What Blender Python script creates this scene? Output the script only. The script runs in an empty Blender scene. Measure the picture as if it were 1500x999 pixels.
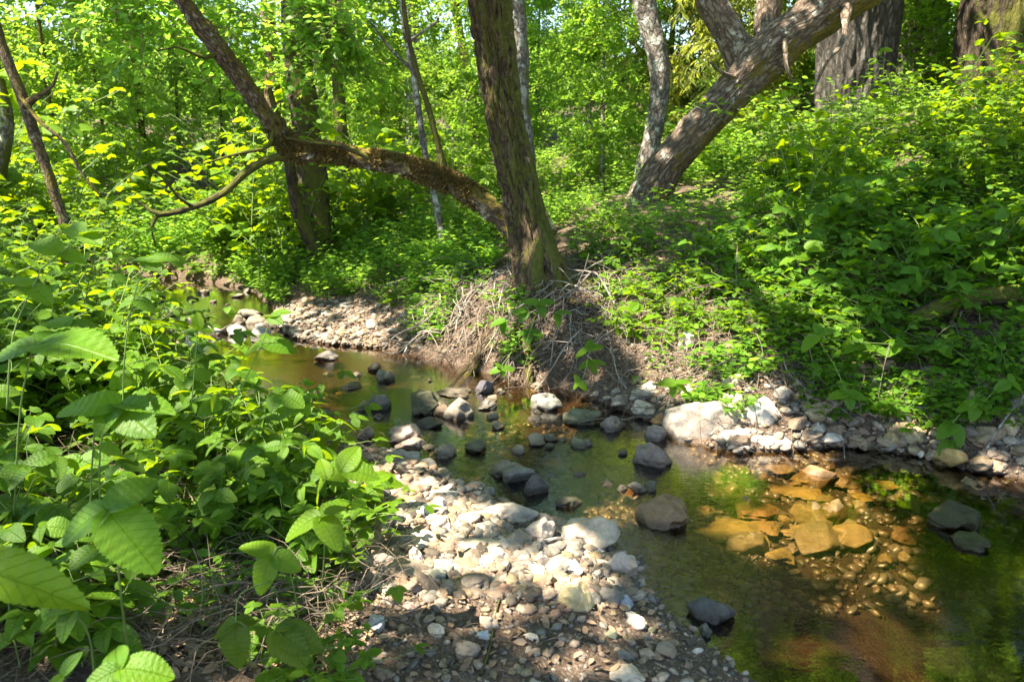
import bpy, math, random
import numpy as np
from mathutils import Vector, Matrix

# ------------------------------------------------------------------ camera
SC = bpy.context.scene
COL = SC.collection
CAM_Z, PITCH, F = 1.45, math.radians(13.8), 1177.0
cam_d = bpy.data.cameras.new("camera")
cam = bpy.data.objects.new("camera", cam_d)
COL.objects.link(cam)
cam.location = (0, 0, CAM_Z)
cam.rotation_euler = (math.radians(90) - PITCH, 0, 0)
cam_d.sensor_width = 36
cam_d.lens = 36 * F / 1500
cam_d.clip_start, cam_d.clip_end = 0.05, 2000
cam_d.dof.use_dof = True
cam_d.dof.focus_distance = 3.4
cam_d.dof.aperture_fstop = 5.0
SC.camera = cam

# ------------------------------------------------------------------ sky, sun, exposure
SUN_EL = math.radians(60)
SUN_XY = np.array([-0.93, -0.37])                 # towards the sun, on the ground plan
w = bpy.data.worlds.new("World")
SC.world = w
w.use_nodes = True
nt = w.node_tree
sky = nt.nodes.new("ShaderNodeTexSky")
sky.sky_type = 'NISHITA'
sky.sun_disc = False
sky.sun_elevation = SUN_EL
sky.sun_rotation = math.atan2(SUN_XY[0], SUN_XY[1])
sky.air_density, sky.dust_density, sky.ozone_density = 1.0, 0.3, 1.8
nt.nodes["Background"].inputs[1].default_value = 0.10
nt.links.new(sky.outputs[0], nt.nodes["Background"].inputs[0])
SUN = np.array([SUN_XY[0] * math.cos(SUN_EL), SUN_XY[1] * math.cos(SUN_EL), math.sin(SUN_EL)])
sun_d = bpy.data.lights.new("sun", 'SUN')
sun_d.energy, sun_d.angle, sun_d.color = 5.0, math.radians(0.53), (1.0, 0.93, 0.81)
sun = bpy.data.objects.new("sun", sun_d)
COL.objects.link(sun)
sun.rotation_euler = Vector(SUN).to_track_quat('Z', 'Y').to_euler()
SC.view_settings.view_transform = 'Standard'
SC.view_settings.look = 'None'
SC.view_settings.gamma = 1
SC.view_settings.use_white_balance = True
SC.view_settings.white_balance_temperature = 6950
SC.view_settings.use_curve_mapping = False
SC.view_settings.exposure = 2.5
cy = SC.cycles
cy.max_bounces, cy.diffuse_bounces, cy.glossy_bounces = 7, 5, 3
cy.transmission_bounces, cy.transparent_max_bounces = 4, 8
cy.caustics_reflective = cy.caustics_refractive = False
cy.sample_clamp_indirect = 6
cy.use_denoising = True
cy.use_adaptive_sampling = False
SC.render.use_persistent_data = False

# ------------------------------------------------------------------ maths helpers
R = np.random.default_rng(11)
cP, sP = math.cos(PITCH), math.sin(PITCH)

def ray(px, py):
    u, v = (px - 750) / F, (499.5 - py) / F
    return np.array([u, cP + v * sP, -sP + v * cP])
def P(px, py, y):                               # the point seen at a pixel, y metres out
    d = ray(px, py)
    return np.array([0, 0, CAM_Z]) + d * (y / d[1])
def G(px, py, z=0.0):                           # the point seen at a pixel, at height z
    d = ray(px, py)
    return np.array([0, 0, CAM_Z]) + d * ((z - CAM_Z) / d[2])
def to_px(p):
    p = np.asarray(p, float).reshape(-1, 3)
    q = p - [0, 0, CAM_Z]
    zc = q[:, 1] * cP - q[:, 2] * sP
    yc = q[:, 1] * sP + q[:, 2] * cP
    zc = np.where(zc < 0.05, 0.05, zc)
    return 750 + F * q[:, 0] / zc, 499.5 - F * yc / zc, zc

_perm = np.random.default_rng(3).permutation(256)
_perm = np.concatenate([_perm, _perm, _perm])
_gr = np.random.default_rng(4).normal(size=(256, 3))
_gr /= np.linalg.norm(_gr, axis=1)[:, None]
def noise(p):
    p = np.asarray(p, float)
    i = np.floor(p).astype(int)
    f = p - i
    u = f * f * f * (f * (f * 6 - 15) + 10)
    i &= 255
    out = 0
    for a in (0, 1):
        for b in (0, 1):
            for c in (0, 1):
                h = _perm[_perm[_perm[i[..., 0] + a] + i[..., 1] + b] + i[..., 2] + c]
                d = (_gr[h] * (f - [a, b, c])).sum(-1)
                wt = (u[..., 0] if a else 1 - u[..., 0]) * (u[..., 1] if b else 1 - u[..., 1]) * (u[..., 2] if c else 1 - u[..., 2])
                out = out + d * wt
    return out
def fbm(p, octv=4, gain=.5):
    p = np.asarray(p, float)
    s, a = 0, 1.0
    for k in range(octv):
        s = s + a * noise(p + 17.3 * k)
        p = p * 2.03
        a *= gain
    return s
def sstep(a, b, x):
    t = np.clip((x - a) / (b - a), 0, 1)
    return t * t * (3 - 2 * t)
def unit(v):
    v = np.asarray(v, float)
    return v / np.maximum(np.linalg.norm(v, axis=-1, keepdims=True), 1e-9)

# ------------------------------------------------------------------ terrain
near_px = [(215, 432), (235, 458), (262, 492), (290, 545), (395, 620), (470, 640), (540, 660), (625, 684), (655, 700), (700, 716), (745, 742),
           (800, 768), (885, 790), (928, 838), (945, 872), (990, 905), (1040, 945), (1075, 975), (1110, 1005)]
far_px = [(1500, 702), (1420, 690), (1340, 668), (1240, 655), (1150, 662), (1080, 665), (1010, 650), (960, 622), (905, 600), (850, 578),
          (790, 562), (720, 550), (660, 535), (610, 520), (560, 512), (480, 505), (430, 497), (400, 476), (405, 456), (385, 440), (372, 427)]
near_w = [G(*p)[:2] for p in near_px]
far_w = [G(*p)[:2] for p in far_px]
stream = np.array([(-9, 9.2), (-6, 8.3)] + near_w + [(1.25, 1.35), (2.3, .7), (4.5, -.6), (9, -3)] + [(9, 0.6), (5.5, 2.0), (3.6, 2.9)] + far_w + [(-3.6, 8.8), (-6, 9.3), (-9, 10.2)])

def sdist(x, y):                                # signed distance to the stream's edge, > 0 on land
    x = np.asarray(x, float); y = np.asarray(y, float)
    d = np.full(x.shape, 1e9)
    ins = np.zeros(x.shape, bool)
    n = len(stream)
    for i in range(n):
        ax, ay = stream[i]; bx, by = stream[(i + 1) % n]
        ex, ey = bx - ax, by - ay
        t = np.clip(((x - ax) * ex + (y - ay) * ey) / (ex * ex + ey * ey), 0, 1)
        d = np.minimum(d, np.hypot(x - ax - t * ex, y - ay - t * ey))
        c = (ay > y) != (by > y)
        xi = ax + (y - ay) * ex / (ey if abs(ey) > 1e-9 else 1e-9)
        ins ^= c & (x < xi)
    return np.where(ins, -d, d)

ctrl = [G(785, 402, .55), G(785, 425, .48), G(730, 440, .40), G(850, 435, .45), G(790, 465, .36), G(780, 510, .2), G(950, 292, .95), P(1252, 175, 10), P(1450, 215, 6.6), P(1400, 440, 4.5), P(1480, 560, 3.75), P(1300, 570, 3.95),
        P(1150, 520, 4.15), P(1000, 500, 4.6), P(1100, 400, 5.2), P(1250, 300, 6.4), P(900, 420, 5.4), P(870, 500, 4.85), P(650, 440, 5.9), P(600, 360, 7.6),
        P(560, 440, 6.4), P(470, 392, 8.0), P(350, 395, 8.6), P(700, 330, 8.5), P(850, 300, 8.8), P(690, 500, 5.25),
        G(480, 470, .06), G(560, 480, .09), G(430, 462, .05),
        G(520, 720, .07), G(500, 850, .12), G(800, 900, .09), G(700, 999, .11), G(960, 950, .05), G(620, 800, .09), G(850, 840, .07),
        (-1.5, 1, .2), (-2.5, 3, .3), (-3.2, 5, .3), (-4.3, 7, .36), (-1, -1.5, .3), (-6, 8.4, .5), (-6, 3, .6), (-9, 6, .9),
        (-5, 13, .8), (0, 14, 1.3), (5, 15, 2.2), (8, 8, 2.3), (7, 4, 2.0), (10, 2, 2.2), (-12, 15, 1.6), (2, -3, .4),
        (-45, 5, 2.5), (45, 5, 4), (0, 70, 4), (-45, 70, 4), (45, 70, 5), (0, -30, .5), (-40, -30, 1), (40, -30, 2)]
ctrl += [np.array([x, y, 0.03]) for x, y in stream[::2]]
ctrl = np.array([np.array(c, float) for c in ctrl])
_D = np.hypot(ctrl[:, None, 0] - ctrl[None, :, 0], ctrl[:, None, 1] - ctrl[None, :, 1])
_n = len(ctrl)
_A = np.zeros((_n + 3, _n + 3)); _A[:_n, :_n] = _D + np.eye(_n) * -0.02
_A[:_n, _n] = 1; _A[:_n, _n + 1:] = ctrl[:, :2]; _A[_n, :_n] = 1; _A[_n + 1:, :_n] = ctrl[:, :2].T
_W = np.linalg.solve(_A, np.concatenate([ctrl[:, 2], np.zeros(3)]))
def H(x, y, d=None):
    x = np.asarray(x, float); y = np.asarray(y, float)
    if d is None: d = sdist(x, y)
    z = _W[_n] + _W[_n + 1] * x + _W[_n + 2] * y
    for k in range(_n):
        z = z + _W[k] * np.hypot(x - ctrl[k, 0], y - ctrl[k, 1])
    bump = fbm(np.stack([x * 1.6, y * 1.6, x * 0 + 3.3], -1), 4) * .06 + fbm(np.stack([x * 9, y * 9, x * 0 + 8.3], -1), 2) * .012
    land = .012 + np.maximum(z, .03) * (1 - np.exp(-np.maximum(d, 0) / .10)) + bump * sstep(0, .5, d) * (.5 + sstep(.1, .5, z))
    pool = sstep(.9, 1.9, x) * sstep(3.0, 2.4, y + .12 * (x - 1)) * .30
    pool2 = np.exp(-((x + .1) ** 2 / .5 + (y - 4.45) ** 2 / .25)) * .12 + np.exp(-((x + 2.6) ** 2 + (y - 6.7) ** 2) / .4) * .1
    bed = -(.028 + (.05 + pool + pool2) * (1 - np.exp(np.minimum(d, 0) / .25))) + bump * .5 * sstep(0, -.3, d)
    return np.where(d > 0, land, np.minimum(bed, -.02))
def hit(px, py, y0=.8, y1=30):                  # where a pixel's ray meets the ground
    d = ray(px, py)
    ys = np.concatenate([np.linspace(y0, 12, 500), np.linspace(12.1, y1, 100)])
    t = ys / d[1]
    p = np.array([0, 0, CAM_Z]) + t[:, None] * d
    h = np.maximum(H(p[:, 0], p[:, 1]), -1)
    k = np.where(p[:, 2] < h)[0]
    k = k[0] if len(k) else len(ys) - 1
    return np.array([p[k, 0], p[k, 1], h[k]])

# ------------------------------------------------------------------ mesh helpers
def mesh_np(name, V, faces, smooth=True, uv=None, attrs=None):
    """faces: list of int arrays (n,3) or (n,4); uv: per vertex"""
    V = np.asarray(V, np.float32)
    me = bpy.data.meshes.new(name)
    loops = np.concatenate([f.ravel() for f in faces]).astype(np.int32)
    tot = np.concatenate([np.full(len(f), f.shape[1]) for f in faces]).astype(np.int32)
    start = np.concatenate([[0], np.cumsum(tot)[:-1]]).astype(np.int32)
    me.vertices.add(len(V)); me.vertices.foreach_set("co", V.ravel())
    me.loops.add(len(loops)); me.loops.foreach_set("vertex_index", loops)
    me.polygons.add(len(tot)); me.polygons.foreach_set("loop_start", start)
    me.polygons.foreach_set("use_smooth", np.full(len(tot), smooth))
    if uv is not None:
        l = me.uv_layers.new(name="UVMap")
        l.data.foreach_set("uv", np.asarray(uv, np.float32)[loops].ravel())
    for k, a in (attrs or {}).items():
        a = np.asarray(a, np.float32)
        if a.ndim == 1:
            at = me.attributes.new(k, 'FLOAT', 'POINT'); at.data.foreach_set("value", a)
        else:
            at = me.attributes.new(k, 'FLOAT_VECTOR', 'POINT'); at.data.foreach_set("vector", a.ravel())
    me.update(calc_edges=True)
    return me
class MB:                                       # collects pieces into one mesh
    def __init__(s): s.V, s.F, s.UV, s.BC, s.M, s.n = [], [], [], [], [], 0
    def add(s, V, faces, uv=None, bc=None, mat=0):
        s.V.append(V)
        for f in faces:
            s.F.append(f + s.n); s.M.append(np.full(len(f), mat))
        s.UV.append(uv if uv is not None else np.zeros((len(V), 2)))
        s.BC.append(bc if bc is not None else V)
        s.n += len(V)
        return s
    def mesh(s, name, mats, smooth=True):
        q = [i for i, f in enumerate(s.F) if len(f)]
        me = mesh_np(name, np.concatenate(s.V), [s.F[i] for i in q], smooth, np.concatenate(s.UV), {"bc": np.concatenate(s.BC)})
        for m in mats: me.materials.append(m)
        me.polygons.foreach_set("material_index", np.concatenate([s.M[i] for i in q]).astype(np.int32))
        return me
def link(name, me, parent=None, loc=None):
    o = bpy.data.objects.new(name, me)
    COL.objects.link(o)
    if parent is not None: o.parent = parent
    if loc is not None: o.location = [float(c) for c in loc]
    return o
def tag(o, label=None, cat=None, group=None, kind=None):
    if label: o["label"] = label
    if cat: o["category"] = cat
    if group: o["group"] = group
    if kind: o["kind"] = kind
    return o
def thing(name, label, cat, loc=(0, 0, 0), group=None):
    return tag(link(name, None, None, loc), label, cat, group)
def copy_tree(o, parent=None):
    c = o.copy(); COL.objects.link(c)
    if parent is not None: c.parent = parent
    for ch in list(o.children): copy_tree(ch, c)
    return c

def spline(pts, ds):
    pts = np.asarray(pts, float)
    ext = np.vstack([2 * pts[0] - pts[1], pts, 2 * pts[-1] - pts[-2]])
    out = []
    for i in range(1, len(ext) - 2):
        a, b, c, d = ext[i - 1:i + 3]
        n = max(2, int(np.linalg.norm((c - b)[:3]) / ds))
        t = np.linspace(0, 1, n, endpoint=False)[:, None]
        out.append(.5 * (2 * b + (c - a) * t + (2 * a - 5 * b + 4 * c - d) * t ** 2 + (3 * b - a - 3 * c + d) * t ** 3))
    out.append(pts[-1:])
    return np.vstack(out)
def tube(pr, seg=8, ds=.1, furrow=0, fs=16, lump=0, cap=True, raw=False, seed=0, stretch=.22):
    """pr: rows x,y,z,r -> V, faces, uv, bc"""
    q = np.asarray(pr, float) if raw else spline(pr, ds)
    p, r = q[:, :3], q[:, 3]
    T = unit(np.gradient(p, axis=0))
    N = np.zeros_like(p)
    n0 = np.cross(T[0], [0.3, 1, 0.1]); N[0] = unit(n0)
    for i in range(1, len(p)):
        v = N[i - 1] - T[i] * N[i - 1].dot(T[i]); N[i] = unit(v)
    B = np.cross(T, N)
    L = np.concatenate([[0], np.cumsum(np.linalg.norm(np.diff(p, axis=0), axis=1))])
    th = np.linspace(0, 2 * math.pi, seg, endpoint=False)
    c, s = np.cos(th), np.sin(th)
    rm = max(r.mean(), 1e-4)
    bc = np.stack([np.broadcast_to(c * rm, (len(p), seg)), np.broadcast_to(s * rm, (len(p), seg)), np.broadcast_to(L[:, None], (len(p), seg))], -1) + seed * 3.1
    rr = np.broadcast_to(r[:, None], (len(p), seg)).copy()
    if lump: rr *= 1 + lump * fbm(bc * [3, 3, 1.6] / max(rm * 6, .3), 3)
    if furrow:
        nz = fbm(bc * [fs, fs, fs * stretch], 4, .55)
        rr += furrow * (np.minimum(np.abs(nz) * 3.2, 1) - .5)
    V = p[:, None] + rr[..., None] * (c[None, :, None] * N[:, None] + s[None, :, None] * B[:, None])
    n = len(p)
    i = np.arange(n - 1)[:, None] * seg
    j = np.arange(seg)[None]
    k = (j + 1) % seg
    q4 = np.stack([i + j, i + k, i + seg + k, i + seg + j], -1).reshape(-1, 4)
    V = V.reshape(-1, 3); bc = bc.reshape(-1, 3)
    fs_ = [q4]
    if cap:
        V = np.vstack([V, p[-1:] + T[-1:] * r[-1] * .5]); bc = np.vstack([bc, bc[-1:]])
        m = (n - 1) * seg
        fs_.append(np.stack([m + j[0], m + k[0], np.full(seg, n * seg)], -1))
    return V, fs_, None, bc

def icosphere(sub):
    t = (1 + 5 ** .5) / 2
    V = [(-1, t, 0), (1, t, 0), (-1, -t, 0), (1, -t, 0), (0, -1, t), (0, 1, t), (0, -1, -t), (0, 1, -t), (t, 0, -1), (t, 0, 1), (-t, 0, -1), (-t, 0, 1)]
    V = [tuple(unit(np.array(v))) for v in V]
    Fc = [(0, 11, 5), (0, 5, 1), (0, 1, 7), (0, 7, 10), (0, 10, 11), (1, 5, 9), (5, 11, 4), (11, 10, 2), (10, 7, 6), (7, 1, 8),
          (3, 9, 4), (3, 4, 2), (3, 2, 6), (3, 6, 8), (3, 8, 9), (4, 9, 5), (2, 4, 11), (6, 2, 10), (8, 6, 7), (9, 8, 1)]
    for _ in range(sub):
        mid = {}
        def m(a, b):
            k = (min(a, b), max(a, b))
            if k not in mid:
                v = unit((np.array(V[a]) + np.array(V[b])) / 2); V.append(tuple(v)); mid[k] = len(V) - 1
            return mid[k]
        N = []
        for a, b, c in Fc:
            x, y, z = m(a, b), m(b, c), m(c, a)
            N += [(a, x, z), (b, y, x), (c, z, y), (x, y, z)]
        Fc = N
    return np.array(V), np.array(Fc)
ICO = {k: icosphere(k) for k in (1, 2, 3, 4)}
def rock_shape(sub, seed, cuts=9, depth=.25, rough=.06, flat=.6, soft=.5):
    rg = np.random.default_rng(seed)
    V, Fc = ICO[sub]
    V = V.copy()
    V += (fbm(V * .9 + seed * 7.7, 2) * .8)[:, None] * V
    for _ in range(cuts):
        n = unit(rg.normal(size=3))
        h = 1 - depth * rg.uniform(.5, 1.5)
        ex = np.maximum(V @ n - h, 0)
        V -= (ex * (1 - .12 * soft))[:, None] * n
    V += (fbm(V * 3.1 + seed * 3.3, 4, .55) * rough)[:, None] * unit(V)
    V /= np.abs(V).max(0)
    V[:, 2] *= flat
    return V, Fc

# leaf templates: x across, y along (0..1), z up
def leaf_template(kind):
    if kind == 'lo':
        V = np.array([(0, 0, 0), (-.26, .30, .05), (-.22, .66, .02), (0, 1, -.10), (.22, .66, .02), (.26, .30, .05)], float)
        return V, [np.array([(0, 3, 2, 1), (0, 5, 4, 3)])], V[:, :2] * [1, 1] + [.5, 0]
    if kind == 'narrow':
        V = np.array([(0, 0, 0), (-.09, .30, .03), (-.07, .66, .0), (0, 1, -.15), (.07, .66, .0), (.09, .30, .03)], float)
        return V, [np.array([(0, 3, 2, 1), (0, 5, 4, 3)])], V[:, :2] + [.5, 0]
    if kind == 'mid':
        st = np.linspace(0, 1, 12); wd = [.39 * (math.sin(math.pi * min(1, s ** .75)) ** .66 if 0 < s < 1 else 0) * (1 - .1 * s) + (.022 if i % 2 else -.018) * (0 < s < 1) for i, s in enumerate(st)]
    else:
        st = np.linspace(0, 1, 41); wd = []
        for i, s in enumerate(st):
            b = .40 * (math.sin(math.pi * min(1, s ** .78)) ** .62 if s < 1 else 0) * (1 - .06 * s)
            wd.append(max(b + (.018 if i % 2 else -.014) * (1 if 0 < s < 1 else 0), .003))
    V, uv = [], []
    cols = [-1, -.5, 0, .5, 1] if kind == 'hi' else [-1, 0, 1]
    for s, wv in zip(st, wd):
        for c in cols:
            x = c * wv
            z = abs(x) * .30 - .22 * s * s - .25 * x * x
            if kind == 'hi':
                z += .006 * math.sin((s * 8 - abs(x) * 6) * 2 * math.pi) * (abs(c) > .2) + .03 * math.sin(s * 5 + x * 4)
            V.append((x, s - .05 * abs(c) * (1 - s), z)); uv.append((x + .5, s))
    n = len(cols)
    q = []
    for i in range(len(st) - 1):
        for j in range(n - 1):
            a = i * n + j
            q.append((a, a + 1, a + n + 1, a + n))
    return np.array(V), [np.array(q)], np.array(uv)
LT = {k: leaf_template(k) for k in ('lo', 'narrow', 'mid', 'hi')}
def leaves_into(mb, pos, d, nrm, size, kind='lo', mat=0, wide=1.0):
    V, fs, uv = LT[kind]
    pos = np.asarray(pos, float).reshape(-1, 3); d = unit(np.asarray(d, float).reshape(-1, 3))
    nrm = np.asarray(nrm, float).reshape(-1, 3)
    nrm = unit(nrm - d * (nrm * d).sum(-1, keepdims=True))
    x = np.cross(d, nrm)
    size = np.broadcast_to(np.asarray(size, float), (len(pos),))
    wide = np.broadcast_to(np.asarray(wide, float), (len(pos),))
    W = pos[:, None] + size[:, None, None] * (V[None, :, 0, None] * wide[:, None, None] * x[:, None] + V[None, :, 1, None] * d[:, None] + V[None, :, 2, None] * nrm[:, None])
    n, m = len(pos), len(V)
    faces = [(f[None] + (np.arange(n) * m)[:, None, None]).reshape(-1, f.shape[1]) for f in fs]
    mb.add(W.reshape(-1, 3), faces, np.tile(uv, (n, 1)), mat=mat)
def sticks_into(mb, a, b, r, bend=.1, mat=0, rg=R, nseg=4, taper=.6):
    """thin bent three-sided twigs from a to b, vectorised"""
    a = np.asarray(a, float); b = np.asarray(b, float); n = len(a)
    r = np.broadcast_to(np.asarray(r, float), (n,))
    T = unit(b - a); L = np.linalg.norm(b - a, axis=1)
    N = unit(np.cross(T, rg.normal(size=(n, 3)))); B = np.cross(T, N)
    t = np.linspace(0, 1, nseg + 1)
    bd = (rg.normal(size=(n, 2)) * bend * L[:, None])
    bd2 = (rg.normal(size=(n, 2)) * bend * .5 * L[:, None])
    c1 = np.sin(math.pi * t); c2 = np.sin(2 * math.pi * t)
    off = (bd[:, 0, None] * c1 + bd2[:, 0, None] * c2)[..., None] * N[:, None] + (bd[:, 1, None] * c1 + bd2[:, 1, None] * c2)[..., None] * B[:, None]
    ctr = a[:, None] + t[None, :, None] * (b - a)[:, None] + off
    th = np.array([0, 2.1, 4.2])
    rr = r[:, None] * (1 - taper * t)[None]
    V = ctr[:, :, None] + rr[:, :, None, None] * (np.cos(th)[None, None, :, None] * N[:, None, None] + np.sin(th)[None, None, :, None] * B[:, None, None])
    m = (nseg + 1) * 3
    q = [(i * 3 + j, i * 3 + (j + 1) % 3, i * 3 + 3 + (j + 1) % 3, i * 3 + 3 + j) for i in range(nseg) for j in range(3)]
    q = np.array(q)
    faces = [(q[None] + (np.arange(n) * m)[:, None, None]).reshape(-1, 4)]
    mb.add(V.reshape(-1, 3), faces, mat=mat)

# ------------------------------------------------------------------ materials
def mat_new(name):
    m = bpy.data.materials.new(name); m.use_nodes = True
    return m, m.node_tree, m.node_tree.nodes["Principled BSDF"], m.node_tree.nodes["Material Output"]
class NT:
    def __init__(s, t): s.t = t
    def n(s, k, **kw):
        x = s.t.nodes.new("ShaderNode" + k)
        for a, b in kw.items(): setattr(x, a, b)
        return x
    def l(s, a, b): s.t.links.new(a, b)
    def noise(s, vec, scale, detail=4, rough=.55, dist=0):
        x = s.n("TexNoise"); x.inputs["Scale"].default_value = scale; x.inputs["Detail"].default_value = detail
        x.inputs["Roughness"].default_value = rough; x.inputs["Distortion"].default_value = dist
        if vec is not None: s.l(vec, x.inputs["Vector"])
        return x.outputs[0]
    def ramp(s, f, stops, interp='LINEAR'):
        x = s.n("ValToRGB"); r = x.color_ramp; r.interpolation = interp
        while len(r.elements) < len(stops): r.elements.new(.5)
        for e, (p, c) in zip(r.elements, stops):
            e.position = p; e.color = (*c, 1) if len(c) == 3 else c
        s.l(f, x.inputs[0]); return x.outputs[0]
    def mix(s, f, a, b, mode='MIX'):
        x = s.n("MixRGB", blend_type=mode)
        for i, v in zip((0, 1, 2), (f, a, b)):
            if hasattr(v, 'links') or isinstance(v, bpy.types.NodeSocket): s.l(v, x.inputs[i])
            else: x.inputs[i].default_value = v if i == 0 else ((*v, 1) if len(v) == 3 else v)
        return x.outputs[0]
    def math(s, op, a, b=0.0, clamp=False):
        x = s.n("Math", operation=op, use_clamp=clamp)
        for i, v in enumerate((a, b)):
            if isinstance(v, bpy.types.NodeSocket): s.l(v, x.inputs[i])
            else: x.inputs[i].default_value = v
        return x.outputs[0]
    def scalevec(s, v, sc):
        x = s.n("Mapping"); x.inputs["Scale"].default_value = sc; s.l(v, x.inputs[0]); return x.outputs[0]
    def bump(s, h, strength, dist, normal=None):
        x = s.n("Bump"); x.inputs["Strength"].default_value = strength; x.inputs["Distance"].default_value = dist
        s.l(h, x.inputs["Height"])
        if normal is not None: s.l(normal, x.inputs["Normal"])
        return x.outputs[0]

def leaf_mat(name, dark, light, trans, tmix=.42, rough=.5, veins=0, spots=None):
    m, t, b, out = mat_new(name); k = NT(t)
    geo = k.n("NewGeometry"); oi = k.n("ObjectInfo")
    rnd = geo.outputs["Random Per Island"]
    col = k.ramp(rnd, [(0, dark), (.55, [(a + c) / 2 for a, c in zip(dark, light)]), (1, light)])
    tcol = k.mix(rnd, [c * .72 for c in trans], trans)
    tint = oi.outputs["Color"]
    col = k.mix(1.0, col, tint, 'MULTIPLY'); tcol = k.mix(1.0, tcol, tint, 'MULTIPLY')
    if veins:
        uvn = k.n("UVMap"); sx = k.n("SeparateXYZ"); k.l(uvn.outputs[0], sx.inputs[0])
        ax = k.math('ABSOLUTE', k.math('SUBTRACT', sx.outputs[0], .5))
        ph = k.math('SUBTRACT', sx.outputs[1], k.math('MULTIPLY', ax, .75))
        wv = k.math('ABSOLUTE', k.math('SINE', k.math('MULTIPLY', ph, 26.0)))
        vein = k.math('SUBTRACT', 1.0, k.math('MULTIPLY', wv, 7.0, True), True)
        mid = k.math('SUBTRACT', 1.0, k.math('MULTIPLY', ax, 55.0), True)
        vn = k.math('MAXIMUM', vein, mid)
        col = k.mix(k.math('MULTIPLY', vn, .55), col, [c * 1.8 for c in light])
        tcol = k.mix(k.math('MULTIPLY', vn, .45), tcol, [c * .55 for c in trans])
        nz = k.noise(uvn.outputs[0], 14, 3)
        hgt = k.math('ADD', k.math('MULTIPLY', vn, -1.0), k.math('MULTIPLY', nz, .8))
        k.l(k.bump(hgt, .9, .003), b.inputs["Normal"])
        un = k.noise(uvn.outputs[0], 3.0, 4, .7); col = k.mix(k.math('MULTIPLY', k.math('SUBTRACT', un, .45, True), 1.2, True), col, [light[0] * 1.5, light[1] * .95, light[2]])
    tc = k.n("TexCoord")
    blot = k.noise(tc.outputs["Object"], 9, 3)
    col = k.mix(k.math('MULTIPLY', k.math('GREATER_THAN', blot, .72), .5), col, spots or (.16, .13, .03))
    k.l(col, b.inputs["Base Color"]); b.inputs["Roughness"].default_value = rough
    b.inputs["Specular IOR Level"].default_value = .3
    tr = k.n("BsdfTranslucent"); k.l(tcol, tr.inputs[0])
    mx = k.n("MixShader"); mx.inputs[0].default_value = tmix
    k.l(b.outputs[0], mx.inputs[1]); k.l(tr.outputs[0], mx.inputs[2]); k.l(mx.outputs[0], out.inputs[0])
    return m
M = {}
M['bramble'] = leaf_mat('bramble_leaf', (.040, .115, .006), (.10, .21, .012), (.34, .52, .012), .45, .5, veins=1)
M['leaf'] = leaf_mat('tree_leaf', (.05, .14, .016), (.14, .27, .03), (.38, .66, .06), .52, .42)
M['leaf_dark'] = leaf_mat('dark_leaf', (.035, .10, .015), (.085, .17, .025), (.24, .40, .03), .42, .45)
M['willow'] = leaf_mat('bamboo_grass_leaf', (.09, .14, .02), (.20, .24, .035), (.42, .46, .05), .45, .5)
def plain(name, c, rough=.8, var=.4, scale=20, coord='Object', bump=0):
    m, t, b, out = mat_new(name); k = NT(t)
    tc = k.n("TexCoord"); geo = k.n("NewGeometry")
    nz = k.noise(tc.outputs[coord], scale, 4)
    f = k.math('ADD', k.math('MULTIPLY', nz, .6), k.math('MULTIPLY', geo.outputs["Random Per Island"], .4))
    col = k.ramp(f, [(.2, [x * (1 - var) for x in c]), (.8, [x * (1 + var) for x in c])])
    k.l(col, b.inputs["Base Color"]); b.inputs["Roughness"].default_value = rough
    if bump: k.l(k.bump(nz, bump, .01), b.inputs["Normal"])
    return m
M['stem'] = plain('green_stem', (.11, .17, .035), .6)
M['cane'] = plain('brown_cane', (.16, .10, .06), .7)
M['twig'] = plain('dry_twig', (.14, .105, .075), .85, .8)
M['grey_twig'] = plain('grey_dead_twig', (.20, .17, .14), .85, .75)
M['litter'] = plain('dead_leaf', (.20, .13, .075), .85, .65)
M['moss_tuft'] = plain('moss_tuft', (.115, .08, .014), .9, .55)

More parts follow.
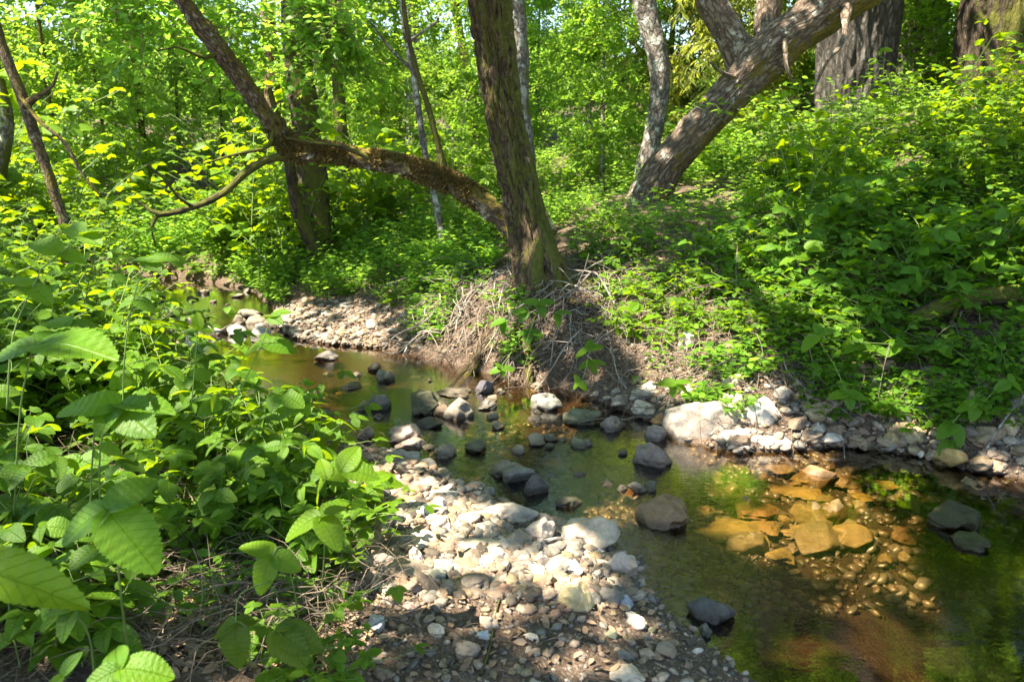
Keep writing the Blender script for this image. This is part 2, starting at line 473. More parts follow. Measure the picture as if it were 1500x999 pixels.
def bark_mat(name, dark, mid, light, fs, stretch, moss=0.0, mossdir=(0, 0, 1), bump=.8, lichen=0.0, mosscol=(.075, .075, .014)):
    m, t, b, out = mat_new(name); k = NT(t)
    at = k.n("Attribute", attribute_name="bc"); geo = k.n("NewGeometry")
    v = k.scalevec(at.outputs["Vector"], (fs, fs, fs * stretch))
    n1 = k.noise(v, 1.0, 6, .62, .35)
    ridge = k.math('MULTIPLY', k.math('ABSOLUTE', k.math('SUBTRACT', n1, .5)), 5.0, True)
    v2 = k.scalevec(at.outputs["Vector"], (fs * 2.6, fs * 2.6, fs * stretch * 2.2))
    n2 = k.noise(v2, 1.0, 5, .65)
    wv_ = k.n("VectorMath", operation='ADD'); wm_ = k.n("VectorMath", operation='SCALE'); wn_ = k.n("TexNoise"); wn_.inputs["Scale"].default_value = fs * .35; wn_.inputs["Detail"].default_value = 4
    k.l(at.outputs["Vector"], wn_.inputs["Vector"]); k.l(wn_.outputs["Color"], wm_.inputs[0]); wm_.inputs["Scale"].default_value = 1.5 / fs
    k.l(at.outputs["Vector"], wv_.inputs[0]); k.l(wm_.outputs[0], wv_.inputs[1])
    vo = k.n("TexVoronoi", feature='DISTANCE_TO_EDGE'); vo.inputs["Scale"].default_value = 1.0
    k.l(k.scalevec(wv_.outputs[0], (fs * 1.5, fs * 1.5, fs * stretch * 1.6)), vo.inputs["Vector"])
    crack = k.math('MULTIPLY', vo.outputs["Distance"], 4.5, True)
    n3 = k.noise(at.outputs["Vector"], fs * 5, 4, .7)
    h = k.math('MULTIPLY', k.math('ADD', k.math('ADD', k.math('MULTIPLY', ridge, .35), k.math('MULTIPLY', n2, .3)), k.math('MULTIPLY', n3, .35)), k.math('ADD', k.math('MULTIPLY', crack, .75), .25))
    col = k.ramp(h, [(.14, dark), (.42, mid), (.78, light)])
    big = k.noise(at.outputs["Vector"], 3.0, 4)
    col = k.mix(k.math('MULTIPLY', k.math('SUBTRACT', big, .35, True), 1.1, True), col, [c * .55 for c in mid], 'MIX')
    if lichen:
        ln = k.noise(at.outputs["Vector"], 11, 5, .7)
        lf = k.math('MULTIPLY', k.math('SUBTRACT', ln, .60 - lichen * .15, True), 9.0, True)
        col = k.mix(lf, col, (.42, .43, .38))
    if moss:
        dp = k.n("VectorMath", operation='DOT_PRODUCT'); k.l(geo.outputs["Normal"], dp.inputs[0]); dp.inputs[1].default_value = unit(mossdir)
        mn = k.noise(at.outputs["Vector"], 5.5, 5, .7)
        f = k.math('ADD', k.math('MULTIPLY', dp.outputs["Value"], .5), k.math('MULTIPLY', k.math('SUBTRACT', mn, .5), 2.2))
        f = k.math('MULTIPLY', k.math('ADD', f, moss - .45), 3.5, True)
        mc = k.mix(k.noise(at.outputs["Vector"], 60, 3), [c * .45 for c in mosscol], [c * 1.7 for c in mosscol])
        col = k.mix(f, col, mc)
    k.l(col, b.inputs["Base Color"]); b.inputs["Roughness"].default_value = .9; b.inputs["Specular IOR Level"].default_value = .2
    k.l(k.bump(h, bump, .02), b.inputs["Normal"])
    return m
M['bark_main'] = bark_mat('shaggy_mossy_bark', (.022, .015, .009), (.11, .075, .042), (.36, .27, .18), 30, .16, .44, (.75, -.3, .1), 1.0)
M['bark_moss'] = bark_mat('mossy_limb_bark', (.035, .025, .015), (.15, .105, .065), (.42, .34, .26), 30, .3, .48, (0, 0, 1), .8, .2, (.10, .075, .014))
M['bark_gray'] = bark_mat('grey_bark', (.06, .05, .04), (.20, .17, .145), (.42, .39, .35), 22, .3, .12, (1, 0, 0), .8, .6)
M['bark_lean'] = bark_mat('leaning_willow_bark', (.05, .035, .025), (.20, .15, .11), (.46, .38, .31), 24, .22, .22, (.5, -.3, -.6), .9, .25, (.13, .10, .02))
M['bark_oak'] = bark_mat('furrowed_oak_bark', (.03, .026, .022), (.09, .08, .07), (.27, .25, .225), 13, .2, 0, (0, 0, 1), 1.0)
M['bark_dark'] = bark_mat('dark_bark', (.02, .015, .01), (.07, .05, .035), (.16, .12, .09), 24, .2, .35, (.3, -.5, .3), .8)
M['bark_red'] = bark_mat('reddish_bark', (.06, .035, .02), (.22, .13, .08), (.48, .38, .30), 26, .2, .15, (0, 0, 1), .8)

def rock_mat(name, coord='Object'):
    m, t, b, out = mat_new(name); k = NT(t)
    tc = k.n("TexCoord"); oi = k.n("ObjectInfo"); geo = k.n("NewGeometry")
    sx = k.n("SeparateXYZ"); k.l(geo.outputs["Position"], sx.inputs[0])
    p = geo.outputs["Position"]
    n1 = k.noise(p, 16, 6, .6, .3); n2 = k.noise(p, 85, 5, .65); n3 = k.noise(p, 5, 3)
    g = k.ramp(k.math('ADD', k.math('MULTIPLY', n1, .6), k.math('MULTIPLY', n2, .4)), [(.3, (.42, .42, .42)), (.5, (.85, .85, .85)), (.72, (1.35, 1.32, 1.25))])
    col = k.mix(1.0, g, oi.outputs["Color"], 'MULTIPLY')
    st = k.ramp(k.noise(p, 9, 5, .7, .5), [(.52, (0, 0, 0)), (.68, (1, 1, 1))])
    col = k.mix(k.math('MULTIPLY', st, .5), col, k.mix(1.0, col, (.8, .55, .32), 'MULTIPLY'))
    wn = k.math('ADD', sx.outputs[2], k.math('MULTIPLY', k.math('SUBTRACT', n3, .5), .03))
    wet = k.math('MULTIPLY', k.math('SUBTRACT', .034, wn), 60.0, True)
    col = k.mix(k.math('MULTIPLY', wet, .6), col, (.03, .022, .012))
    k.l(col, b.inputs["Base Color"])
    ro = k.math('SUBTRACT', .82, k.math('MULTIPLY', wet, .55)); k.l(ro, b.inputs["Roughness"])
    k.l(k.bump(k.math('ADD', n1, k.math('MULTIPLY', n2, .5)), .55, .012), b.inputs["Normal"]); b.inputs['Specular IOR Level'].default_value = .15
    return m
M['rock'] = rock_mat('stone')
def gravel_mat():
    m, t, b, out = mat_new('mixed_gravel'); k = NT(t)
    geo = k.n("NewGeometry"); p = geo.outputs["Position"]
    rnd = geo.outputs["Random Per Island"]
    col = k.ramp(rnd, [(0, (.07, .055, .04)), (.16, (.19, .135, .095)), (.34, (.25, .19, .14)), (.48, (.12, .11, .095)), (.6, (.22, .16, .09)), (.72, (.29, .235, .18)), (.82, (.22, .135, .09)), (.9, (.17, .15, .125)), (.97, (.42, .36, .30))], 'CONSTANT')
    n1 = k.noise(p, 60, 5, .6)
    col = k.mix(1.0, col, k.ramp(n1, [(.3, (.55, .53, .5)), (.7, (1.25, 1.25, 1.2))]), 'MULTIPLY')
    sx = k.n("SeparateXYZ"); k.l(p, sx.inputs[0])
    wet = k.math('MULTIPLY', k.math('SUBTRACT', .02, sx.outputs[2]), 60.0, True)
    col = k.mix(k.math('MULTIPLY', wet, .7), col, (.035, .025, .012))
    k.l(col, b.inputs["Base Color"])
    k.l(k.math('SUBTRACT', .85, k.math('MULTIPLY', wet, .5)), b.inputs["Roughness"])
    k.l(k.bump(n1, .5, .006), b.inputs["Normal"])
    return m
M['gravel'] = gravel_mat()
def ground_mat():
    m, t, b, out = mat_new('soil_and_streambed'); k = NT(t)
    geo = k.n("NewGeometry"); p = geo.outputs["Position"]
    sx = k.n("SeparateXYZ"); k.l(p, sx.inputs[0])
    n1 = k.noise(p, 5, 7, .65); n2 = k.noise(p, 38, 6, .7); n3 = k.noise(p, 160, 4, .6)
    f = k.math('ADD', k.math('MULTIPLY', n2, .6), k.math('MULTIPLY', n3, .4))
    soil = k.ramp(f, [(.3, (.04, .026, .017)), (.5, (.13, .088, .06)), (.68, (.30, .22, .16))])
    soil = k.mix(k.ramp(n1, [(.35, (0, 0, 0)), (.65, (.7, .7, .7))]), soil, (.09, .058, .038))
    vo = k.n("TexVoronoi"); vo.inputs["Scale"].default_value = 55; k.l(p, vo.inputs["Vector"])
    hs = k.n("SeparateColor"); k.l(vo.outputs["Color"], hs.inputs[0])
    peb = k.ramp(hs.outputs[0], [(0, (.12, .09, .07)), (.4, (.27, .215, .165)), (.7, (.20, .18, .16)), (1, (.42, .36, .3))])
    pm = k.math('MULTIPLY', k.math('SUBTRACT', .5, vo.outputs["Distance"]), 2.0, True)
    soil = k.mix(k.math('MULTIPLY', pm, .75), soil, peb)
    bed = k.ramp(k.math('ADD', k.math('MULTIPLY', n2, .5), k.math('MULTIPLY', n1, .5)), [(.3, (.025, .018, .008)), (.5, (.085, .05, .02)), (.7, (.20, .12, .045))])
    deep = k.math('MULTIPLY', k.math('SUBTRACT', -.10, sx.outputs[2]), 6.0, True)  # bed colour darkened with depth, in place of light absorbed by the water
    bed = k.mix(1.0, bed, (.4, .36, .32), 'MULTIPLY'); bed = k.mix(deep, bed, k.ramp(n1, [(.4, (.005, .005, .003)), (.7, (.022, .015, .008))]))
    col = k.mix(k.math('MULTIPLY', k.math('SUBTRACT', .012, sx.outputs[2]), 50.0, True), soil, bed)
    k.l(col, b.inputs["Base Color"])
    b.inputs["Roughness"].default_value = .9; b.inputs["Specular IOR Level"].default_value = .25
    hh = k.math('ADD', k.math('ADD', k.math('MULTIPLY', n2, 1.0), k.math('MULTIPLY', n3, .5)), k.math('MULTIPLY', pm, .5))
    k.l(k.bump(hh, .9, .03), b.inputs["Normal"])
    return m
M['ground'] = ground_mat()
def water_mat():
    m, t, b, out = mat_new('stream_water'); k = NT(t)
    geo = k.n("NewGeometry"); p = geo.outputs["Position"]
    n1 = k.noise(k.scalevec(p, (1, 1.5, 1)), 5, 2, .5, .6)
    n2 = k.noise(k.scalevec(p, (1, 2.2, 1)), 34, 3, .5, .8)
    at = k.n("Attribute", attribute_name="ripple")
    hh = k.math('ADD', k.math('MULTIPLY', n1, .22), k.math('MULTIPLY', k.math('MULTIPLY', n2, at.outputs["Fac"]), .55))
    nrm = k.bump(hh, .12, .05)
    gl = k.n("BsdfGlossy"); gl.inputs["Roughness"].default_value = .015; gl.inputs["Color"].default_value = (1, 1, 1, 1); k.l(nrm, gl.inputs["Normal"])
    tr = k.n("BsdfTransparent"); tr.inputs[0].default_value = (.83, .73, .52, 1)
    fr = k.n("Fresnel"); fr.inputs[0].default_value = 1.333; k.l(nrm, fr.inputs["Normal"])
    f = k.math('ADD', k.math('MULTIPLY', fr.outputs[0], 2.0), .01, True)
    mx = k.n("MixShader"); k.l(f, mx.inputs[0]); k.l(tr.outputs[0], mx.inputs[1]); k.l(gl.outputs[0], mx.inputs[2])
    k.l(mx.outputs[0], out.inputs[0])
    return m
M['water'] = water_mat()

# ------------------------------------------------------------------ ground and water
def axis(lo, hi, a, b, fine, grow=1.16):
    mid = list(np.arange(a, b, fine)); s = fine; x = a; L = []
    while x > lo: s *= grow; x -= s; L.append(x)
    s = fine; x = mid[-1]; Rr = []
    while x < hi: s *= grow; x += s; Rr.append(x)
    return np.array(L[::-1] + mid + Rr)
gx = axis(-260, 260, -4.5, 5, .03); gy = axis(-120, 500, 1.2, 9.5, .03)
X, Y = np.meshgrid(gx, gy)
Z = H(X.ravel(), Y.ravel()).reshape(X.shape)
nx, ny = len(gx), len(gy)
idx = np.arange(nx * ny).reshape(ny, nx)
q4 = np.stack([idx[:-1, :-1], idx[:-1, 1:], idx[1:, 1:], idx[1:, :-1]], -1).reshape(-1, 4)
gm = mesh_np('ground', np.stack([X, Y, Z], -1).reshape(-1, 3), [q4])
gm.materials.append(M['ground'])
tag(link('ground', gm), 'brown soil and gravel banks sloping to the stream bed', 'ground', kind='structure')

wx = np.arange(-10, 9.5, .12); wy = np.arange(-3.2, 13, .12)
WX, WY = np.meshgrid(wx, wy); d = sdist(WX, WY)
idx = np.arange(WX.size).reshape(WX.shape)
keep = (d < .16); kf = keep[:-1, :-1] | keep[:-1, 1:] | keep[1:, 1:] | keep[1:, :-1]
q4 = np.stack([idx[:-1, :-1], idx[:-1, 1:], idx[1:, 1:], idx[1:, :-1]], -1)[kf]
rip = .03 + .8 * np.exp(-((WX - .25) ** 2 / .35 + (WY - 3.15) ** 2 / .5)) + .8 * np.exp(-((WX + 1.2) ** 2 / .5 + (WY - 4.7) ** 2 / .4)) + .6 * np.exp(-((WX + 2.6) ** 2 + (WY - 6.9) ** 2) / .5) + .35 * np.exp(-((WX - 1.0) ** 2 / .3 + (WY - 2.6) ** 2 / .1))
used, inv = np.unique(q4, return_inverse=True)
wm = mesh_np('water', np.stack([WX.ravel()[used], WY.ravel()[used], np.zeros(len(used))], -1), [inv.reshape(-1, 4)], attrs={"ripple": rip.ravel()[used]})
wm.materials.append(M['water'])
tag(link('water', wm), 'clear shallow brown stream winding between stones', 'stream', kind='structure')

# ------------------------------------------------------------------ where the sun reaches the ground (gaps left in the canopy)
LIT = [  # pixel centre, pixel radii, height of what is lit
    (600, 720, 75, 45, .08), (680, 760, 90, 40, .08), (700, 830, 170, 38, .08), (840, 800, 80, 42, .08), (850, 850, 70, 40, .08), (740, 905, 70, 45, .1),
    (930, 920, 90, 28, .06), (880, 970, 110, 30, .08), (1030, 620, 75, 38, .12), (1130, 640, 45, 22, .08), (1010, 500, 55, 30, .45), (960, 520, 40, 22, .35),
    (1110, 775, 110, 45, -.05), (1200, 735, 130, 50, -.05), (1290, 770, 90, 30, -.08), (1330, 730, 70, 18, -.06), (1060, 700, 45, 20, 0), (1250, 700, 60, 15, -.05), (600, 640, 40, 28, .05), (540, 530, 70, 16, -.03), (660, 600, 25, 16, .05),
    (520, 480, 70, 20, .08), (350, 487, 70, 12, .04), (240, 470, 50, 18, .05), (700, 425, 50, 22, .5), (460, 470, 40, 12, .06), (360, 420, 60, 22, .3),
    (480, 760, 70, 50, .45), (390, 830, 50, 35, .4), (470, 640, 90, 40, .3), (380, 680, 80, 30, .3), (150, 640, 90, 30, .5), (40, 840, 200, 110, .72), (200, 790, 80, 55, .55), (430, 790, 110, 70, .42), (500, 690, 70, 50, .4), (110, 600, 120, 40, .6),
    (250, 560, 90, 40, .45), (80, 560, 60, 40, .6), (330, 610, 60, 30, .4), (100, 400, 120, 60, .9), (200, 340, 120, 60, 1.0),
    (1070, 430, 60, 35, .65), (1160, 385, 60, 30, .8), (930, 460, 40, 22, .5), (1270, 450, 60, 20, .7), (1400, 330, 90, 40, 1.3), (1200, 260, 110, 50, 1.4), (1380, 180, 120, 60, 1.8),
    (600, 420, 60, 30, .5), (560, 350, 60, 30, .9), (650, 350, 60, 30, .9), (870, 350, 60, 30, .9), (1020, 300, 60, 40, 1.2), (1080, 200, 60, 40, 1.8), (1000, 250, 50, 30, 1.4)]
LITW = []
for px, py, rx, ry, z in LIT:
    c = G(px, py, z); a = G(px + rx, py, z); u = G(px, py - ry, z); dn = G(px, py + ry, z)
    LITW.append((c[0], c[1], abs(a[0] - c[0]), abs(u[1] - dn[1]) / 2, z))
_rl = np.random.default_rng(12)
for _ in range(150):
    _x, _y = _rl.uniform(-4, 5), _rl.uniform(.8, 9)
    _r = _rl.uniform(.05, .22)
    LITW.append((_x, _y, _r, _r * _rl.uniform(.6, 1.6), float(H(np.array([_x]), np.array([_y]))[0]) + .1))
def lit(p):
    """is the sun ray through the point p one that should reach the ground"""
    t = (p[:, 2] - .35) / SUN[2]
    gx_, gy_ = p[:, 0] - SUN[0] * t, p[:, 1] - SUN[1] * t
    q = np.column_stack([gx_, gy_, gx_ * 0])
    nz = fbm(q * 5.4 + 5, 3, .6) * 1.6 + fbm(q * 1.1 + 9, 2) * .5
    zone = np.full(len(p), -.50) + .62 * sstep(3.9, 5.4, gy_) + .3 * sstep(-1.0, -3.0, gx_)
    zone -= 1.0 * np.exp(-(((gx_ - 1.5) / 1.2) ** 2 + ((gy_ - 1.9) / .65) ** 2)) + .7 * np.exp(-(((gx_ - 2.5) / 1.0) ** 2 + ((gy_ - 3.8) / .45) ** 2))
    zone -= .55 * sstep(2.5, 1.9, gy_) * sstep(.1, -.5, gx_)
    for cx, cy_, rx, ry, z in LITW:
        t = (p[:, 2] - z) / SUN[2]
        x = p[:, 0] - SUN[0] * t; y = p[:, 1] - SUN[1] * t
        zone = np.maximum(zone, np.minimum(1.1 - (((x - cx) / rx) ** 2 + ((y - cy_) / ry) ** 2) * 1.25, 1.0))
    return zone + nz > 0

# ------------------------------------------------------------------ trees
def pix_path(rows):                             # (px, py, depth, radius_px)
    return [(*P(a, b, c), r * c / F / cP) for a, b, c, r in rows]
def spray_crown(mb, centre, radii, n_spray, leaf, kind='lo', rg=R, per=14, cull=None, shell=.55, mat_leaf=0, mat_twig=1, droop=.25, twig_len=.45, clump=1.0, pool=3):
    """twigs with leaves set along them, spread unevenly through an ellipsoid"""
    c = np.asarray(centre, float); rad = np.asarray(radii, float)
    m_ = int(n_spray * pool); v = unit(rg.normal(size=(m_, 3))) * (rg.uniform(0, 1, (m_, 1)) ** (1 / 3) * (1 - shell) + shell * rg.uniform(.5, 1, (m_, 1)))
    p = c + v * rad
    dens = fbm(p * clump + c[0] * .37, 3)
    o = np.argsort(-(dens + rg.normal(size=len(p)) * .15))
    p = p[o[:n_spray]]; v = v[o[:n_spray]]
    out = unit(v * [1, 1, .35] + rg.normal(size=p.shape) * .45)
    out[:, 2] -= droop * rg.uniform(0, 1.4, len(p)); out = unit(out)
    L = twig_len * rg.uniform(.5, 1.3, len(p))
    a = p - out * L[:, None] * .5; b = p + out * L[:, None] * .5
    side = unit(np.cross(out, [0, 0, 1.0])); up = np.cross(side, out)
    t = np.tile(np.linspace(.08, 1, per), len(p)); k = np.repeat(np.arange(len(p)), per)
    sg = np.tile(np.where(np.arange(per) % 2, 1.0, -1.0), len(p))
    pos = a[k] + (b - a)[k] * t[:, None] + rg.normal(size=(len(k), 3)) * .025
    dr = unit(out[k] * .55 + side[k] * sg[:, None] * rg.uniform(.5, 1.1, (len(k), 1)) + rg.normal(size=(len(k), 3)) * .28 - np.array([0, 0, 1]) * droop * .8)
    nr = up[k] + rg.normal(size=(len(k), 3)) * .38
    sz = leaf * rg.uniform(.55, 1.25, len(k))
    ok = rg.uniform(size=len(k)) < .92
    if cull is not None: ok &= ~cull(pos)
    leaves_into(mb, pos[ok], dr[ok], nr[ok], sz[ok], kind, mat_leaf)
    if cull is not None: kk = ~cull(p); a, b = a[kk], b[kk]
    sticks_into(mb, a, b, .0035, .08, mat_twig, rg, 2)
def moss_part(parent, pr, n, seed, up=(0, 0, 1), length=.035):
    rg = np.random.default_rng(seed)
    q = spline(pr, .02); i = rg.integers(0, len(q) - 1, n)
    T = unit(np.gradient(q[:, :3], axis=0))[i]
    nv = unit(np.array(up) * rg.uniform(.2, 1.3, (n, 1)) + rg.normal(size=(n, 3)) * .55)
    nv = unit(nv - T * (nv * T).sum(-1, keepdims=True))
    base = q[i, :3] + rg.uniform(-.01, .01, (n, 1)) * T + nv * q[i, 3, None] * .94
    keep = fbm(base * 6 + seed, 3) > -.12
    base, nv = base[keep], nv[keep]
    mb = MB(); leaves_into(mb, base, nv + rg.normal(size=nv.shape) * .5, rg.normal(size=nv.shape), length * rg.uniform(.4, 1.2, len(nv)), 'narrow', 0, 1.6)
    link('moss', mb.mesh('moss', [M['moss_tuft']]), parent)

def trunk_mesh(rows, mat, seg=48, ds=.03, furrow=.012, fs=16, lump=.25, seed=0, stretch=.2, world=False):
    mb = MB(); mb.add(*tube(rows if world else pix_path(rows), seg, ds, furrow, fs, lump, True, False, seed, stretch))
    return mb.mesh('trunk', [mat])
def add_branches(parent, rows_list, mat, seg=14, ds=.06, furrow=.004, fs=30, name='branch', world=False):
    for i, rows in enumerate(rows_list):
        mb = MB(); mb.add(*tube(rows if world else pix_path(rows), seg, ds, furrow, fs, .3, True, False, i + 5))
        link(name, mb.mesh(name, [mat]), parent)
def crown_child(parent, mb, mats):
    link('crown', mb.mesh('crown', mats), parent)

# main tree
t = thing('leaning_tree', 'thick brown shaggy-barked tree leaning over the root pile in the middle', 'tree')
main_rows = [(800, 470, 5.46, 52), (795, 430, 5.46, 44), (789, 403, 5.47, 35), (783, 370, 5.5, 29), (767, 300, 5.55, 26), (744, 200, 5.6, 25.5), (728, 100, 5.6, 25.5), (716, 0, 5.55, 27), (704, -130, 5.5, 27), (690, -330, 5.4, 29), (660, -700, 5.2, 25), (600, -1200, 5, 16)]
link('trunk', trunk_mesh(main_rows, M['bark_main'], 170, .012, .030, 20, .22, 1, .16), t)
rr = []
for a, r0 in ((-2.6, .05), (-1.9, .06), (-.9, .055), (-.2, .06), (3.6, .05)):
    b = P(790, 408, 5.45); r_ = [(*(b + np.array([math.cos(a) * .03, math.sin(a) * .03, .30])), r0 * .6), (*(b + np.array([math.cos(a) * .11, math.sin(a) * .11, .12])), r0)]
    for s in (.22, .36, .55, .8):
        x, y = b[0] + math.cos(a + s * .3) * s, b[1] + math.sin(a + s * .3) * s
        r_.append((x, y, float(H(x, y)) + .02 - s * .02, r0 * (1 - s * .8)))
    rr.append(r_)
add_branches(t, rr, M['bark_main'], 20, .02, .006, 26, 'root', True)
top = P(660, -700, 5.2)
lims = [[(*P(704, -130, 5.5), .09), (-1.6, 4.6, 4.2), (-2.8, 3.9, 5.2), (-4.2, 3.2, 5.9)], [(*P(690, -330, 5.4), .1), (.9, 5.2, 4.9), (1.9, 4.3, 5.8), (3.0, 3.8, 6.4)],
        [(*P(690, -330, 5.4), .1), (-.9, 4.3, 4.9), (-1.3, 3, 5.6), (-1.8, 1.4, 6.2)], [(*P(660, -700, 5.2), .1), (-1.5, 6.2, 6.4), (-3, 7, 7)]]
lims = [[(*r[:3], .09 * (1 - .27 * i)) for i, r in enumerate(b)] for b in lims]
add_branches(t, lims, M['bark_main'], 12, .1, .004, 30, 'branch', True)
mb = MB(); rc = np.random.default_rng(21)  # added overhead shade canopy, out of view; gaps cut along sun rays for dapple
for c, r_, n in [((-1.0, 4.2, 5.9), (2.6, 2.6, 1.0), 1500), ((-3.2, 3.6, 5.6), (2.4, 2.4, .9), 1300), ((.9, 5.0, 6.0), (2.2, 2.0, .9), 1000), ((-2.4, 6.2, 6.2), (2.4, 2.0, .9), 1000), ((-4.2, 1.6, 5.8), (2.2, 2.0, .9), 900), ((-1.2, 1.8, 6.0), (2.0, 1.6, .8), 900), ((-.6, .4, 5.8), (1.9, 1.3, .7), 800), ((-3.0, -.4, 5.8), (2.0, 1.4, .8), 700), ((.8, 2.0, 6.0), (1.6, 1.4, .7), 500), ((.4, -.9, 5.6), (1.6, 1.0, .7), 400), ((.2, 3.1, 5.9), (1.9, 1.3, .7), 800), ((-.3, 1.3, 5.4), (2.4, 1.4, .6), 800)]:
    spray_crown(mb, c, r_, n, .12, 'lo', rc, 13, cull=lit, shell=.1, twig_len=.6, pool=1.35)
crown_child(t, mb, [M['leaf'], M['cane']])

# arching mossy tree
t = thing('arching_tree', 'mossy tree arching low over the stream with one long limb rising to the upper left', 'tree')
arch = [(775, 372, 5.75, 18.9), (745, 328, 5.8, 14.6), (700, 292, 5.9, 13.8), (650, 264, 6.0, 12.9), (600, 247, 6.1, 11.6), (540, 234, 6.25, 11.2), (480, 224, 6.35, 11.2), (432, 222, 6.45, 12.9), (398, 180, 6.4, 12.0), (355, 118, 6.3, 11.2), (315, 65, 6.2, 11.2), (262, -5, 6.1, 10.3), (200, -110, 5.9, 9.5), (140, -260, 5.7, 6.9), (110, -420, 5.5, 3.4)]
link('trunk', trunk_mesh(arch, M['bark_moss'], 56, .014, .018, 26, .55, 2, .5), t)
add_branches(t, [[(425, 228, 6.45, 8), (395, 233, 6.4, 5.5), (360, 252, 6.3, 5.5), (328, 282, 6.2, 5), (285, 303, 6.1, 4.5), (235, 314, 6.0, 4), (212, 302, 6.0, 2), (198, 294, 6, 1)],
                 [(402, 183, 6.38, 4), (392, 215, 6.3, 3), (350, 225, 6.2, 2), (300, 240, 6.1, 1)],
                 [(320, 75, 6.2, 4), (300, 85, 6.1, 2.5), (262, 70, 6.0, 1.5), (230, 75, 5.9, 1)],
                 [(545, 234, 6.2, 4), (500, 215, 6.1, 3), (462, 210, 6.0, 2), (420, 202, 5.9, 1.2)],
                 [(285, 304, 6.1, 3), (262, 290, 6, 2), (240, 262, 5.95, 1.6), (215, 240, 5.9, 1)],
                 [(232, 314, 6.0, 3), (222, 335, 6, 2), (228, 360, 6.0, 1)]], M['bark_dark'], 10, .05, .002)
moss_part(t, pix_path(arch[2:9]), 26000, 5, (0, 0, .6), .042)
mb = MB(); rc = np.random.default_rng(22)  # rest of the unseen shade canopy, holed where sun should pass
for c, r_, n in [((-3.4, 5.6, 4.3), (1.6, 1.4, 1.0), 500), ((-4.6, 5.0, 5.3), (1.8, 1.6, .9), 600)]:
    spray_crown(mb, c, r_, n, .10, 'lo', rc, 13, cull=lit, shell=.1, twig_len=.6, pool=1.35)
crown_child(t, mb, [M['leaf'], M['cane']])

# crowned straight trees by pixel rows
def simple_tree(name, label, rows, mat, seg=32, furrow=.008, fs=20, branches=(), crown=None, leafmat='leaf', stretch=.2, lump=.2, group=None, seed=0):
    t = thing(name, label, 'tree', group=group)
    link('trunk', trunk_mesh(rows, mat, seg, .04, furrow, fs, lump, seed, stretch), t)
    if branches: add_branches(t, branches, mat)
    if crown:
        mb = MB(); rg = np.random.default_rng(seed + 50)
        for c, r_, n, lf in crown: spray_crown(mb, c, r_, n, lf, 'lo', rg, 13, cull=lit if c[2] > 4 and c[1] < 9.5 else None, shell=.3, twig_len=.55)  # high unseen crowns thinned where sun should reach the ground
        crown_child(t, mb, [M[leafmat], M['cane']])
    return t
simple_tree('grey_tree', 'pale grey trunk standing just behind the thick leaning tree', [(790, 345, 6.9, 24), (774, 290, 6.9, 17), (762, 190, 6.9, 16), (757, 90, 6.9, 15), (754, 0, 6.9, 15), (750, -150, 6.9, 14), (740, -400, 6.9, 11), (735, -700, 6.9, 4)], M['bark_gray'],
            crown=[((.3, 7.6, 5.8), (1.6, 1.6, 1.2), 420, .1)], seed=1)
t = simple_tree('leaning_willow', 'massive pale willow trunk leaning right with forked limbs at the top of the bank', [(930, 330, 7.5, 36), (948, 292, 7.5, 29), (968, 255, 7.45, 25), (995, 222, 7.4, 23.5), (1035, 175, 7.35, 25), (1082, 122, 7.3, 27), (1125, 78, 7.25, 31), (1185, 32, 7.2, 32), (1262, -28, 7.1, 35), (1360, -110, 7, 32), (1450, -240, 6.9, 27), (1500, -420, 6.8, 18), (1520, -700, 6.8, 7)], M['bark_lean'], 90, .018, 17,
            branches=[[(1098, 105, 7.3, 26), (1080, 72, 7.35, 22), (1055, 28, 7.4, 20), (1036, -10, 7.45, 19), (1010, -80, 7.5, 17), (980, -200, 7.5, 12), (960, -340, 7.5, 5)], [(1122, 88, 7.3, 20), (1122, 40, 7.4, 17), (1128, -5, 7.45, 17), (1140, -90, 7.5, 14), (1150, -250, 7.6, 6)],
                      [(1240, 5, 7.0, 8), (1235, 60, 6.6, 3), (1212, 90, 6.4, 2.2), (1190, 135, 6.3, 1.5)], [(1090, 118, 7.2, 4), (1060, 108, 7.1, 2.5), (1040, 92, 7, 1.2)], [(1150, 60, 7.0, 4), (1152, 95, 6.9, 2.5), (1160, 120, 6.9, 1.5)]],
            crown=[((4.6, 7.2, 4.8), (2.0, 1.8, 1.3), 650, .1), ((4.0, 9.2, 5.8), (1.4, 1.4, 1.1), 350, .1), ((4.4, 5.2, 6.4), (1.8, 1.6, 1.0), 420, .1)], seed=2, lump=.3)
simple_tree('pale_tree', 'slim grey-barked tree bowing beside the foot of the leaning willow', [(925, 330, 8.4, 18), (942, 262, 8.4, 14), (955, 205, 8.4, 12.5), (965, 150, 8.4, 13), (966, 100, 8.4, 14), (956, 50, 8.4, 15), (943, 0, 8.4, 15), (920, -80, 8.4, 14), (900, -300, 8.4, 10), (890, -600, 8.4, 4)], M['bark_gray'], 36, .010, 22,
            branches=[[(962, 130, 8.4, 6), (975, 90, 8.4, 4), (972, 60, 8.4, 2)]], crown=[((-.9, 9.6, 6.8), (1.3, 1.2, 1.1), 240, .1)], seed=3)
simple_tree('oak', 'very wide oak trunk with deeply furrowed grey bark at the top of the bank', [(1240, 225, 10, 58), (1248, 165, 10, 46), (1252, 110, 10, 47), (1256, 50, 10, 50), (1258, 0, 10, 52), (1262, -120, 10, 54), (1270, -300, 10, 50), (1290, -650, 10, 30)], M['bark_oak'], 190, .045, 10,
            crown=[((5, 10.5, 7.2), (3, 2.6, 1.6), 900, .11), ((7.2, 8.0, 6.6), (2.4, 2.2, 1.5), 700, .11)], seed=4, lump=.08, stretch=.12)
